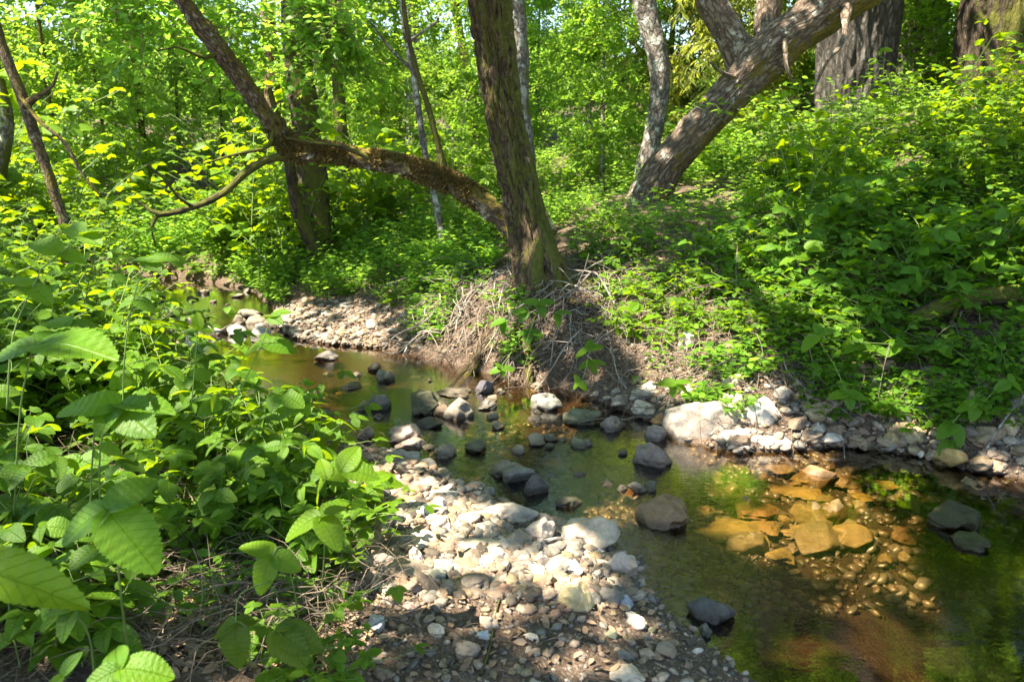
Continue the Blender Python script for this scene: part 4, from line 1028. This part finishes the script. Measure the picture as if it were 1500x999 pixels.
mb = MB(); rp = np.random.default_rng(66)
mb.add(*pebbles(5200, (500, 1130, 690, 1010), .005, .036, rp, power=3.8))
mb.add(*pebbles(1500, (500, 960, 720, 880), .025, .085, rp, 2))
mb.add(*pebbles(900, (500, 720, 620, 740), .015, .07, rp))
mb.add(*pebbles(700, (860, 1240, 585, 700), .010, .07, rp))
mb.add(*pebbles(500, (900, 1240, 460, 600), .010, .05, rp))
mb.add(*pebbles(450, (1180, 1500, 540, 700), .015, .09, rp, 2, 2.0))
mb.add(*pebbles(2500, (240, 620, 440, 510), .02, .07, rp, minh=-.05))
mb.add(*pebbles(3500, (560, 1500, 560, 900), .015, .07, rp))
tag(link('gravel', mb.mesh('gravel', [M['gravel']])), 'loose mixed gravel of tan, grey and brown pebbles along the water', 'gravel', kind='stuff')

# ------------------------------------------------------------------ twigs, roots and dead leaves
mb = MB(); rl = np.random.default_rng(67)
def twig_zone(n, box, l0, l1, r0, r1, lift=.03, ang=None, spread=.6, slope=.15, minh=.02, mat=0):
    q = scatter_px(n, box, rl, minh=minh); n = len(q)
    a = rl.uniform(0, 6.28, n) if ang is None else ang + rl.normal(size=n) * spread
    L = rl.uniform(l0, l1, n)
    dx = np.stack([np.cos(a), np.sin(a)], -1) * L[:, None]
    e = q[:, :2] + dx; ez = H(e[:, 0], e[:, 1])
    lf = rl.uniform(0, lift, (n, 2))
    A = np.column_stack([q[:, :2], q[:, 2] + lf[:, 0]]); B_ = np.column_stack([e, np.maximum(ez, -.02) + lf[:, 1] + rl.normal(size=n) * slope * L * .3])
    sticks_into(mb, A, B_, rl.uniform(r0, r1, n), .07 if mat else .14, mat, rl, 6)
twig_zone(70, (620, 860, 420, 545), .15, .5, .0012, .007, .10, -2.6, .9)
twig_zone(380, (640, 900, 410, 560), .06, .3, .001, .0055, .10)
twig_zone(500, (850, 1250, 420, 640), .05, .3, .001, .004, .06)
twig_zone(90, (520, 760, 430, 520), .1, .4, .0015, .004, .06, 3.0, .6)
twig_zone(260, (600, 900, 420, 555), .08, .42, .0015, .007, .16, None, .6, .5, .02, 1)
twig_zone(160, (850, 1200, 380, 600), .08, .4, .001, .005, .08, None, .6, .3, .05, 1)
twig_zone(600, (860, 1500, 360, 600), .1, .6, .0015, .005, .10, minh=.1)
twig_zone(700, (0, 520, 600, 999), .12, .5, .0008, .0026, .12)
twig_zone(600, (0, 520, 820, 1010), .08, .4, .0007, .0028, .14)
twig_zone(260, (520, 1050, 720, 999), .03, .12, .0008, .002, .01)
q = scatter_px(2500, (0, 520, 560, 999), rl)
tag(link('twig_debris', mb.mesh('twig_debris', [M['twig'], M['grey_twig']])), 'tangle of dry brown twigs and roots washed against the banks', 'twigs', kind='stuff')
mb = MB()
for n, box, mh in ((3500, (600, 1500, 360, 620), .08), (3000, (0, 560, 560, 999), .05), (220, (520, 1000, 850, 999), .03), (2600, (0, 520, 800, 1010), .03), (1500, (500, 900, 420, 560), .04), (1500, (450, 760, 380, 500), .1)):
    q = scatter_px(n, box, rl, minh=mh); n = len(q)
    leaves_into(mb, q + [0, 0, .008], rl.normal(size=(n, 3)) * [1, 1, .3], np.array([0, 0, 1]) + rl.normal(size=(n, 3)) * .5, rl.uniform(.012, .045, n), 'lo')
tag(link('leaf_litter', mb.mesh('leaf_litter', [M['litter']])), 'brown dead leaves and bark chips scattered over the banks', 'leaf litter', kind='stuff')

def stick(name, label, rows, mat=None, cat='stick', extra=()):
    """rows: pixel x, y, lift above ground (m), radius (m)"""
    def pts(rr_):
        o = []
        for a, b, l, r_ in rr_:
            g = hit(a, b); o.append((g[0], g[1], max(g[2], -.01) + l + r_, r_))
        return o
    t = thing(name, label, cat)
    mb = MB(); mb.add(*tube(pts(rows), 10, .02, 0, 20, .4, seed=len(label)))
    link('stem', mb.mesh('stem', [mat or M['bark_gray']]), t)
    for e in extra:
        mb = MB(); mb.add(*tube(pts(e), 8, .02, 0, 20, .4)); link('side_twig', mb.mesh('side_twig', [mat or M['bark_gray']]), t)
stick('stick', 'thin dark twig lying upright across the lower gravel', [(704, 998, 0, .004), (717, 955, .005, .004), (727, 905, .005, .003), (733, 870, .01, .0025), (728, 845, .01, .002), (706, 822, .01, .0015)], M['bark_dark'], extra=[[(780, 958, 0, .002), (800, 945, .004, .002), (812, 925, .004, .001)]])
stick('stick', 'short bleached drift stick lying against the big tan boulder', [(795, 803, .01, .010), (822, 800, .012, .009), (845, 806, .01, .008), (872, 803, .01, .006)], M['bark_gray'])
stick('stick', 'curved bleached stick lying on the bank stones right of the boulders', [(1148, 610, .02, .006), (1180, 622, .03, .006), (1230, 617, .03, .005), (1290, 608, .04, .004), (1308, 610, .04, .002)], M['bark_gray'], extra=[[(1232, 617, .03, .004), (1233, 640, .02, .003), (1236, 690, .0, .002)]])
stick('stick', 'forked pale twig dipping into the water at the foot of the bank', [(590, 530, .0, .005), (600, 512, .03, .005), (620, 490, .06, .004), (640, 475, .1, .003)], M['bark_gray'], extra=[[(600, 512, .03, .003), (585, 500, .05, .003), (575, 492, .06, .002)]])
stick('stick', 'pale stick dipping into the water at the right edge', [(1432, 694, .0, .005), (1450, 665, .05, .005), (1475, 640, .1, .004), (1499, 622, .14, .003)], M['bark_gray'])
stick('stick', 'long pale branch bowed over the root pile in front of the thick tree', [(762, 490, .08, .006), (800, 480, .12, .007), (845, 458, .16, .007), (870, 440, .18, .006), (900, 470, .1, .005)], M['bark_gray'], extra=[[(842, 458, .16, .004), (820, 440, .2, .003), (800, 430, .18, .002)]])
stick('fallen_log', 'weathered grey fallen log lying half hidden in the right bank leaves', [(1310, 492, .02, .035), (1345, 484, .03, .05), (1400, 470, .05, .055), (1450, 462, .06, .05), (1520, 458, .06, .05)], M['bark_dark'], 'log', extra=[[(1345, 484, .06, .02), (1330, 465, .1, .015), (1290, 458, .12, .01), (1250, 455, .1, .006)], [(1400, 470, .08, .02), (1385, 500, .05, .012), (1340, 497, .05, .01)]])

# ------------------------------------------------------------------ brambles
def compound_leaf(mb, J, dirv, nrm, size, kind, rg, mat=0):
    """three leaflets at J: one forward, two to the sides"""
    dirv = unit(dirv); nrm = unit(nrm - dirv * np.dot(nrm, dirv)); sd = np.cross(dirv, nrm)
    D = [dirv, unit(dirv * .25 + sd), unit(dirv * .25 - sd)]
    D = [unit(d_ + rg.normal(size=3) * .12 - np.array([0, 0, .12])) for d_ in D]
    S = [size * 1.1, size * .9, size * .9]
    leaves_into(mb, [J + dirv * size * .22, J, J], D, [nrm + rg.normal(size=3) * .28 for _ in D], S, kind, mat, rg.uniform(.72, 1.15, 3))
def bramble_mesh(seed, h, spread, n_stem, leaf, kind, nodes=7, compound=True):
    rg = np.random.default_rng(seed); ml, ms = MB(), MB()
    for s in range(n_stem):
        a = rg.uniform(0, 6.28); hh = h * rg.uniform(.55, 1.1); sp = spread * rg.uniform(.3, 1)
        st = rg.normal(size=2) * .05
        pts = []
        for t in np.linspace(0, 1, 6):
            pts.append((st[0] + math.cos(a) * sp * t ** 1.6 + rg.normal() * .01, st[1] + math.sin(a) * sp * t ** 1.6 + rg.normal() * .01, -.05 + hh * (t ** .8) * (1 - .25 * t), .0032 * (1 - .6 * t)))
        ms.add(*tube(pts, 5, .06))
        q = spline(pts, .03)
        for t in np.linspace(.25, 1, nodes):
            b = q[int(t * (len(q) - 1)), :3]
            aa = rg.uniform(0, 6.28); pl = leaf * rg.uniform(.6, 1.3)
            dv = unit(np.array([math.cos(aa), math.sin(aa), rg.uniform(0, .6)]))
            J = b + dv * pl
            sticks_into(ms, b[None], J[None], .0014, .08, 0, rg, 3)
            sz = leaf * rg.uniform(.6, 1.15) * (1.1 - .35 * t)
            nr = np.array([rg.normal() * .3, rg.normal() * .3 - .15, 1])
            if compound: compound_leaf(ml, J, dv * [1, 1, .2], nr, sz, kind, rg)
            else: leaves_into(ml, [J], [dv * [1, 1, .1]], [nr], sz, kind)
    return ml.mesh('leaves', [M['bramble']]), ms.mesh('stem', [M['stem']])
bp = [bramble_mesh(200 + i, .62, .40, 6, .105, 'hi', 7) for i in range(5)]
bs = [bramble_mesh(230 + i, .38, .34, 7, .065, 'mid', 6) for i in range(4)]
bt = [bramble_mesh(260 + i, 1.0, .6, 7, .07, 'mid', 10) for i in range(4)]
rb = np.random.default_rng(88)
def put(name, meshes, x, y, sc, label, cat, grp, tint=(1, 1, 1), z=None):
    zz = float(H(np.array([x]), np.array([y]))[0]) if z is None else z
    lv, st = meshes[rb.integers(len(meshes))]
    t = tag(link(name, None, None, (x, y, zz)), label, cat, grp)
    t.rotation_euler = (0, 0, rb.uniform(0, 6.28)); t.scale = (sc, sc, sc * rb.uniform(.85, 1.1))
    v = rb.uniform(.85, 1.15)
    for nme, me in (('leaves', lv), ('stem', st)):
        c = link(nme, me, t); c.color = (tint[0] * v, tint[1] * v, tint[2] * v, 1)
    return t
# left thicket
n = 0; tr = 0
while n < 190 and tr < 4000:
    tr += 1
    y = 1.55 + 6.2 * rb.uniform() ** 1.1; 
    edge = np.interp(y, [1.2, 2, 2.6, 3.2, 4, 5, 6, 7.5], [-.35, -.50, -.60, -.85, -1.45, -2.1, -2.8, -3.9])
    x = edge - rb.uniform(0, .75 * y - .3 + edge * .0 + 1.0) 
    if x < -.75 * y - .8: continue
    if sdist(np.array([x]), np.array([y]))[0] < .12: continue
    near_edge = edge - x
    if y < 2.15 and rb.uniform() < .85: continue
    if y < 3.2: put('bramble', bs if near_edge < .12 else bp, x, y, rb.uniform(.6, .95), 'leafy green bramble with toothed three-part leaves in the left thicket', 'bramble', 'brambles of the left thicket')
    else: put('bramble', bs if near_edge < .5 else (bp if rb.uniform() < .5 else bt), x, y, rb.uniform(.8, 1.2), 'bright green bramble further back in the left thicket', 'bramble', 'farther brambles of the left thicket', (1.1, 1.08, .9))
    n += 1
# tall shrubs closing in on the far bend
n = 0; tr = 0
while n < 46 and tr < 900:
    tr += 1
    az = math.radians(rb.uniform(-40, -7)); r_ = rb.uniform(7.6, 10.2)
    x, y = r_ * math.sin(az), r_ * math.cos(az)
    if sdist(np.array([x]), np.array([y]))[0] < .12: continue
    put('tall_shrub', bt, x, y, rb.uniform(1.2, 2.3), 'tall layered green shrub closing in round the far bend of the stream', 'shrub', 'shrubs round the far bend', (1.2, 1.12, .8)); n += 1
# right bank
n = 0; tr = 0
while n < 230 and tr < 5000:
    tr += 1
    px, py = rb.uniform(450, 1560), rb.uniform(175, 560)
    lim = np.interp(px, [450, 600, 720, 800, 880, 1000, 1100, 1200, 1350, 1500], [440, 470, 440, 380, 420, 460, 500, 520, 540, 570])
    if py > lim + 8: continue
    if rb.uniform() < (py - (lim - 110)) / 200: continue
    g = hit(px, py)
    if g[1] > 12 or g[1] < 3.4: continue
    if np.hypot(g[0] - .18, g[1] - 5.45) < .5: continue
    if .75 < g[0] < 2.0 and 5.9 < g[1] < 7.9: continue
    far = g[1] > 6
    put('bank_shrub', (bt if far and rb.uniform() < .6 else (bp if rb.uniform() < .35 else bs)) if py < lim - 60 else bs, g[0], g[1], rb.uniform(.7, 1.1) * (1.0 if g[1] < 5.8 else .72), 'small-leaved green shrub crowding the slope of the right bank' if g[0] > .6 else 'small green shrub on the shady slope left of the thick tree',
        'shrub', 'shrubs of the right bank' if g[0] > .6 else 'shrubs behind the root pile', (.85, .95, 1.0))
    n += 1
for _ in range(46):
    px, py = rb.uniform(870, 1230), rb.uniform(345, 520)
    g = hit(px, py)
    put('bank_bramble', bs, g[0], g[1], rb.uniform(.45, .8), 'small bright bramble on the bare twiggy slope right of the thick leaning tree', 'bramble', 'brambles of the bare slope', (1.2, 1.15, .85))
for _ in range(26):
    px, py = rb.uniform(1180, 1500), rb.uniform(510, 640)
    g = hit(px, py)
    put('bank_bramble', bs, g[0], g[1], rb.uniform(.4, .75), 'leafy bramble trailing down the earth wall to the water at the right', 'bramble', 'brambles of the earth wall', (.95, 1.05, .95))
n = 0
while n < 30:
    px, py = rb.uniform(1130, 1570), rb.uniform(170, 330)
    if 1150 < px < 1345 and py < 290: n += .1; continue
    g = hit(px, py)
    if g[1] > 9 or g[1] < 4.5: n += .2; continue
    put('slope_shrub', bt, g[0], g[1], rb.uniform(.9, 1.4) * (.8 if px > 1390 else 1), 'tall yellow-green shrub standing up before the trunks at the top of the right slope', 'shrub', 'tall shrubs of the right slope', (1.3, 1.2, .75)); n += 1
for _ in range(16):
    px, py = rb.uniform(215, 420), rb.uniform(392, 428)
    g = hit(px, py)
    if sdist(g[:1], g[1:2])[0] < .03: continue
    put('bend_shrub', bs, g[0], g[1], rb.uniform(.7, 1.3), 'low leafy shrub on the bare bank just above the far bend', 'shrub', 'low shrubs of the far bend', (1.0, 1.0, .85))
# beyond the picture's right edge
for _ in range(46):
    a_ = math.radians(rb.uniform(37, 58)); r_ = rb.uniform(4.0, 8)
    x, y = r_ * math.sin(a_), r_ * math.cos(a_)
    if sdist(np.array([x]), np.array([y]))[0] < .25: continue
    put('bank_shrub', bt if rb.uniform() < .5 else bs, x, y, rb.uniform(.8, 1.3), 'small-leaved green shrub crowding the slope of the right bank', 'shrub', 'shrubs of the right bank', (.95, 1.02, .95))
# fine ground cover on banks: countless small leaves
mb = MB(); ru = np.random.default_rng(99)
def cover(n, box, hmax, lf, minh=.12, mask=None, rg=ru):
    q = scatter_px(n, box, rg, minh=minh)
    dens = fbm(q * 1.3, 3) + .7 * fbm(q * 4.5, 2); q = q[dens + rg.normal(size=len(q)) * .12 > -.08]; n = len(q)
    if mask is not None: q = q[mask(q)]; n = len(q)
    hgt = rg.uniform(.02, 1, n) ** .8 * hmax
    a = rg.uniform(0, 6.28, n)
    top = q + np.stack([np.cos(a) * hgt * .3, np.sin(a) * hgt * .3, hgt], -1)
    for k in range(5):
        aa = a + k * 2.4; dv = np.stack([np.cos(aa), np.sin(aa), rg.uniform(-.2, .4, n)], -1)
        leaves_into(mb, top - np.array([0, 0, 1]) * (k * .12 * hgt)[:, None] * .9 + dv * .012, dv, np.array([0, 0, 1]) + rg.normal(size=(n, 3)) * .35, lf * rg.uniform(.35, 1.35, n), 'lo')
    sticks_into(mb, q, top, .0012, .08, 1, rg, 2)
def rightmask(q):
    a, b, _ = to_px(q)
    lim = np.interp(a, [470, 600, 720, 790, 880, 1000, 1100, 1200, 1350, 1500], [440, 470, 420, 390, 420, 460, 480, 510, 530, 560])
    return ~((q[:, 0] > .8) & (q[:, 0] < 1.9) & (q[:, 1] > 6.3) & (q[:, 1] < 7.7)) & (b < lim + 5) & (ru.uniform(size=len(q)) < np.clip((lim + 40 - b) / 110, .1, 1)) & (np.hypot(q[:, 0] - .18, q[:, 1] - 5.45) > .4)
cover(7000, (480, 1500, 230, 560), .32, .045, mask=rightmask)
cover(6000, (900, 1500, 170, 380), .34, .05, mask=rightmask)
cover(4000, (0, 480, 330, 420), .6, .06)
cover(2200, (0, 380, 420, 700), .25, .05)
cover(350, (0, 480, 700, 960), .15, .04)
cover(14000, (0, 1500, 215, 345), .8, .075)
cover(3500, (180, 620, 330, 430), .35, .055)
cover(2600, (100, 480, 350, 440), .3, .05, .04)
cover(500, (600, 760, 380, 480), .2, .05)
cover(2600, (880, 1500, 430, 640), .14, .05, .08, lambda q: fbm(q * 2.2 + 9, 2) > -.02)
cover(7000, (0, 1500, 196, 262), .7, .1)
cover(3500, (1480, 2300, 250, 640), .3, .055, .1)
cover(500, (600, 780, 440, 550), .16, .05, .05)
cover(600, (600, 900, 380, 470), .16, .055, .2)
cover(4200, (740, 1100, 190, 340), .22, .06)
cover(900, (170, 420, 400, 450), .2, .05, .015)
cover(2500, (380, 760, 330, 450), .25, .06, .12)
tag(link('undergrowth', mb.mesh('undergrowth', [M['leaf'], M['stem']])), 'low tangled undergrowth of small green leaves over both banks', 'undergrowth', kind='stuff')

def hero(name, label, depth, stems, clusters, cat='bramble', tint=(1.15, 1.15, .9), kind='hi', wide=.92, up=(0, -.55, 1)):  # default tint brightens the leaf colour in place of sheen
    """clusters: (junction px, py, [(tip px, py, depth change)]); stems: rows of pixels ending on the ground"""
    t = thing(name, label, cat)
    ml = MB(); rg = np.random.default_rng(int(depth * 1000) + len(label))
    for jx, jy, tips, *dd in clusters:
        dj = depth + (dd[0] if dd else 0)
        J = P(jx, jy, dj)
        for tx, ty, *dt in tips:
            T_ = P(tx, ty, dj + (dt[0] if dt else -.02))
            L = np.linalg.norm(T_ - J)
            leaves_into(ml, [J], [T_ - J], [np.array(up) * [1, rg.uniform(.3, 1.1), 1] + rg.normal(size=3) * .18], L, kind, 0, wide)
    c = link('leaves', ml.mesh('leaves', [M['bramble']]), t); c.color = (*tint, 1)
    for rows in stems:
        ms = MB(); ms.add(*tube([(*P(a, b, depth + e), r_) for a, b, e, r_ in rows], 6, .02)); s = link('stem', ms.mesh('stem', [M['stem']]), t)
hero('bramble', 'bramble with one broad round toothed leaf lit beside two darker ones', 1.55, [[(158, 748, 0, .0022), (170, 800, .02, .0022), (178, 880, .05, .0025), (187, 945, .12, .003), (192, 990, .2, .003)]],
     [(158, 748, [(228, 832, -.06), (78, 788, -.03), (224, 692, .07)])])
hero('bramble', 'large lemon-green toothed leaf cut by the left edge of the picture', 1.15, [[(-75, 825, 0, .002), (-60, 900, .05, .002), (-40, 1000, .1, .002)]], [(-75, 828, [(118, 862, -.03)])], tint=(1.5, 1.3, .8), wide=.5)  # tint raised to paint in sunlight glowing through the leaf
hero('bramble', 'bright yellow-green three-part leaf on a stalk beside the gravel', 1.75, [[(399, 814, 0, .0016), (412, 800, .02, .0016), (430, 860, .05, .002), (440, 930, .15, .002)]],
     [(399, 814, [(352, 790, .03), (374, 870, -.05), (441, 832, -.01)])], tint=(1.35, 1.2, .8))
hero('bramble', 'bright three-part toothed leaf just left of the gravel bar', 1.95, [[(468, 757, 0, .0016), (475, 800, .03, .002), (470, 880, .1, .002), (465, 940, .15, .002)]],
     [(468, 757, [(411, 784, -.02), (500, 800, -.06), (512, 728, .06)]), (478, 700, [(455, 735, 0), (520, 690, .02), (470, 668, .04)]), (500, 690, [(556, 692, 0), (525, 650, .05)])], tint=(1.3, 1.15, .8))
hero('bramble', 'dark three-part leaf over the twig litter at the bottom left', 1.5, [[(106, 895, 0, .0015), (130, 930, .04, .002), (140, 1000, .1, .002)]], [(106, 893, [(58, 895, 0), (85, 938, -.05), (136, 882, .03)])], tint=(.8, .85, .8))
hero('bramble', 'pair of wide dark green leaves at the bottom edge left of the centre', 1.35, [[(176, 980, 0, .0015), (170, 1020, .04, .002)]], [(176, 980, [(250, 982, -.01), (162, 942, .06), (120, 1005, -.04)]), (92, 990, [(114, 952, .03), (70, 1005, -.03)])])
hero('bramble', 'reddish-green spotted leaves hanging low over the twigs', 1.62, [[(345, 912, 0, .0015), (352, 870, .03, .0015), (400, 850, .1, .002)]], [(345, 912, [(306, 932, 0), (346, 980, -.05), (378, 905, .03)]), (405, 925, [(398, 965, -.03), (450, 972, -.04), (436, 905, .03), (475, 945, 0)])], tint=(.95, .72, .7))
hero('bramble', 'tall bramble with a level whorl of three dark leaves above the stream edge', 1.9, [[(176, 597, 0, .002), (150, 640, .02, .0022), (146, 720, .06, .0025), (152, 850, .2, .003)], [(139, 620, 0, .002), (134, 700, .05, .0025), (130, 820, .1, .003)]],
     [(174, 595, [(78, 592, -.02), (252, 588, -.02), (140, 628, -.10), (215, 626, -.10)])])
hero('bramble', 'tall bramble with long flat leaves rising at the left edge', 1.9, [[(48, 508, 0, .002), (30, 600, .05, .0025), (20, 760, .15, .003)]], [(48, 508, [(162, 497, -.05), (-30, 528, -.03), (98, 476, .10)]), (98, 478, [(148, 470, .05), (60, 462, .05)], .1)])
hero('bramble', 'slender shoot with small leaves standing clear against the far water', 2.6, [[(215, 383, 0, .0016), (195, 440, 0, .002), (182, 530, 0, .0025), (180, 640, 0, .003)]], [(213, 383, [(258, 372, 0), (172, 380, 0), (232, 390, -.05)]), (195, 440, [(228, 452, 0), (165, 452, 0)])], tint=(1.0, 1.0, .95))
hero('bramble', 'shoot arching up to a small bright leaf spray above the stream', 2.7, [[(396, 464, 0, .0014), (385, 500, 0, .0018), (358, 560, 0, .002), (330, 620, 0, .0025), (315, 680, 0, .003)]], [(396, 464, [(424, 452, 0), (380, 462, 0), (410, 470, -.05)]), (385, 505, [(434, 508, 0), (400, 488, .05), (350, 520, 0)])], tint=(1.2, 1.1, .8))
hero('bramble', 'single upright yellow leaf pair glowing in front of the far riffle', 2.8, [[(290, 482, 0, .0014), (286, 530, 0, .002), (280, 600, 0, .0025)]], [(290, 482, [(289, 458, .0), (270, 482, 0), (312, 484, 0)])], tint=(1.5, 1.25, .7))
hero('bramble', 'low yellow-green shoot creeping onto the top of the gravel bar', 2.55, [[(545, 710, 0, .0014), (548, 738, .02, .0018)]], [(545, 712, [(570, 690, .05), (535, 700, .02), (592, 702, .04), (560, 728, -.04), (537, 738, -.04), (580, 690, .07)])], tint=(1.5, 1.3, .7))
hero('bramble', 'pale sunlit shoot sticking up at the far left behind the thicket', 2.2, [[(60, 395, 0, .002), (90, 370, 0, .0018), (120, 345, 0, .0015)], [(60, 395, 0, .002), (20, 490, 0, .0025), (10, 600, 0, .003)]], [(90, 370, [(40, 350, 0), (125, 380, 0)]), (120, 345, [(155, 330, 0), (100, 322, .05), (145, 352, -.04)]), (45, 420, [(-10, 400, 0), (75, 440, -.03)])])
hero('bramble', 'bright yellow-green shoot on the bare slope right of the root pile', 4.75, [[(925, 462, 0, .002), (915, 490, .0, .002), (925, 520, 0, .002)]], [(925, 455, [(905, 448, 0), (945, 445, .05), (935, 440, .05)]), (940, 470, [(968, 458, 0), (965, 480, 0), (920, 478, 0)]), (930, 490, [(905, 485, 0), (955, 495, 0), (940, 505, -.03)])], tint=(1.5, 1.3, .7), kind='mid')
hero('bramble', 'dark green bramble sprawling down the middle of the root pile', 4.85, [[(790, 445, 0, .003), (780, 475, -.05, .003), (770, 505, -.05, .002)]], [(790, 445, [(765, 440, 0), (815, 440, 0), (798, 465, -.05)]), (772, 455, [(748, 455, 0), (760, 472, -.05)]), (815, 460, [(838, 455, 0), (820, 478, -.05)]), (775, 485, [(755, 490, 0), (798, 492, -.03), (772, 505, -.05)]), (740, 470, [(715, 475, 0), (735, 490, -.03)])], tint=(.8, .95, 1), kind='mid')
hero('bramble', 'small bramble hanging over the dark water under the root pile', 4.6, [[(735, 535, 0, .002), (750, 515, .1, .002)]], [(735, 540, [(715, 545, 0), (755, 540, 0), (738, 553, -.03), (725, 530, 0)])], tint=(1.1, 1.1, .85), kind='mid')
hero('bramble', 'leafy bramble trailing to the far shore right of the root pile', 4.5, [[(862, 515, 0, .002), (858, 540, -.05, .002), (850, 565, -.1, .002)]], [(862, 512, [(840, 522, 0), (885, 505, 0), (866, 495, .04)]), (868, 530, [(890, 532, 0), (845, 538, 0), (872, 548, -.03)]), (848, 560, [(838, 570, 0), (862, 572, -.02), (842, 548, 0)])], tint=(1.2, 1.15, .8), kind='mid')
hero('bramble', 'bramble spray drooping just above the largest pale boulder', 3.95, [[(990, 562, 0, .002), (975, 540, .1, .002)]], [(990, 562, [(962, 560, 0), (1015, 556, 0), (985, 582, -.04), (1010, 575, -.03)])], tint=(1.1, 1.1, .85), kind='mid')
hero('bramble', 'star-like bramble spray hanging in front of the earth wall', 3.7, [[(1240, 577, 0, .002), (1225, 540, .1, .002), (1200, 500, .3, .002)]], [(1242, 577, [(1212, 580, 0), (1272, 582, -.02), (1248, 600, -.06), (1230, 562, .03)])], tint=(1.05, 1.1, .9), kind='mid')
hero('bramble', 'row of broad bramble leaves arching along the top of the earth wall', 3.9, [[(1180, 490, 0, .002), (1240, 500, 0, .002), (1320, 505, 0, .002), (1372, 512, 0, .001)]],
     [(1200, 490, [(1172, 512, -.03), (1225, 480, 0), (1195, 470, .05)]), (1260, 503, [(1235, 515, 0), (1285, 512, -.02), (1250, 485, .04)]), (1320, 505, [(1295, 520, -.03), (1345, 512, -.02), (1315, 490, .03)]), (1372, 507, [(1352, 515, 0), (1400, 522, -.03), (1385, 495, .03)])], kind='mid')
hero('bramble', 'pale drooping leaves at the lower right corner of the bank', 3.5, [[(1395, 620, 0, .002), (1420, 590, .1, .002), (1450, 560, .2, .002)]], [(1398, 622, [(1372, 640, -.03), (1412, 655, -.06), (1380, 612, 0)]), (1392, 645, [(1375, 668, -.03), (1408, 668, -.03)])], tint=(.9, 1, .95), kind='mid')
hero('bramble', 'cluster of broad leaves over the earth wall at the right edge', 3.55, [[(1440, 590, 0, .002), (1470, 560, .1, .002)]], [(1430, 590, [(1400, 600, 0), (1455, 605, -.03), (1435, 575, .03), (1425, 618, -.05)]), (1480, 560, [(1455, 572, 0), (1505, 575, 0), (1482, 545, .03)]), (1475, 600, [(1452, 598, 0), (1500, 605, 0)])], kind='mid')
hero('bramble', 'tall bright shoot with a yellow tip at the top of the bare slope', 4.6, [[(1152, 345, 0, .002), (1165, 380, 0, .002), (1185, 410, 0, .002), (1200, 450, 0, .002)]], [(1152, 345, [(1140, 340, 0), (1165, 342, 0), (1150, 335, .02)]), (1165, 378, [(1140, 385, 0), (1190, 375, 0)]), (1180, 365, [(1210, 362, 0), (1195, 350, 0)]), (1190, 410, [(1165, 418, 0), (1220, 405, 0), (1240, 425, -.03)]), (1200, 440, [(1170, 450, 0), (1225, 445, 0)])], tint=(1.4, 1.2, .7), kind='mid')
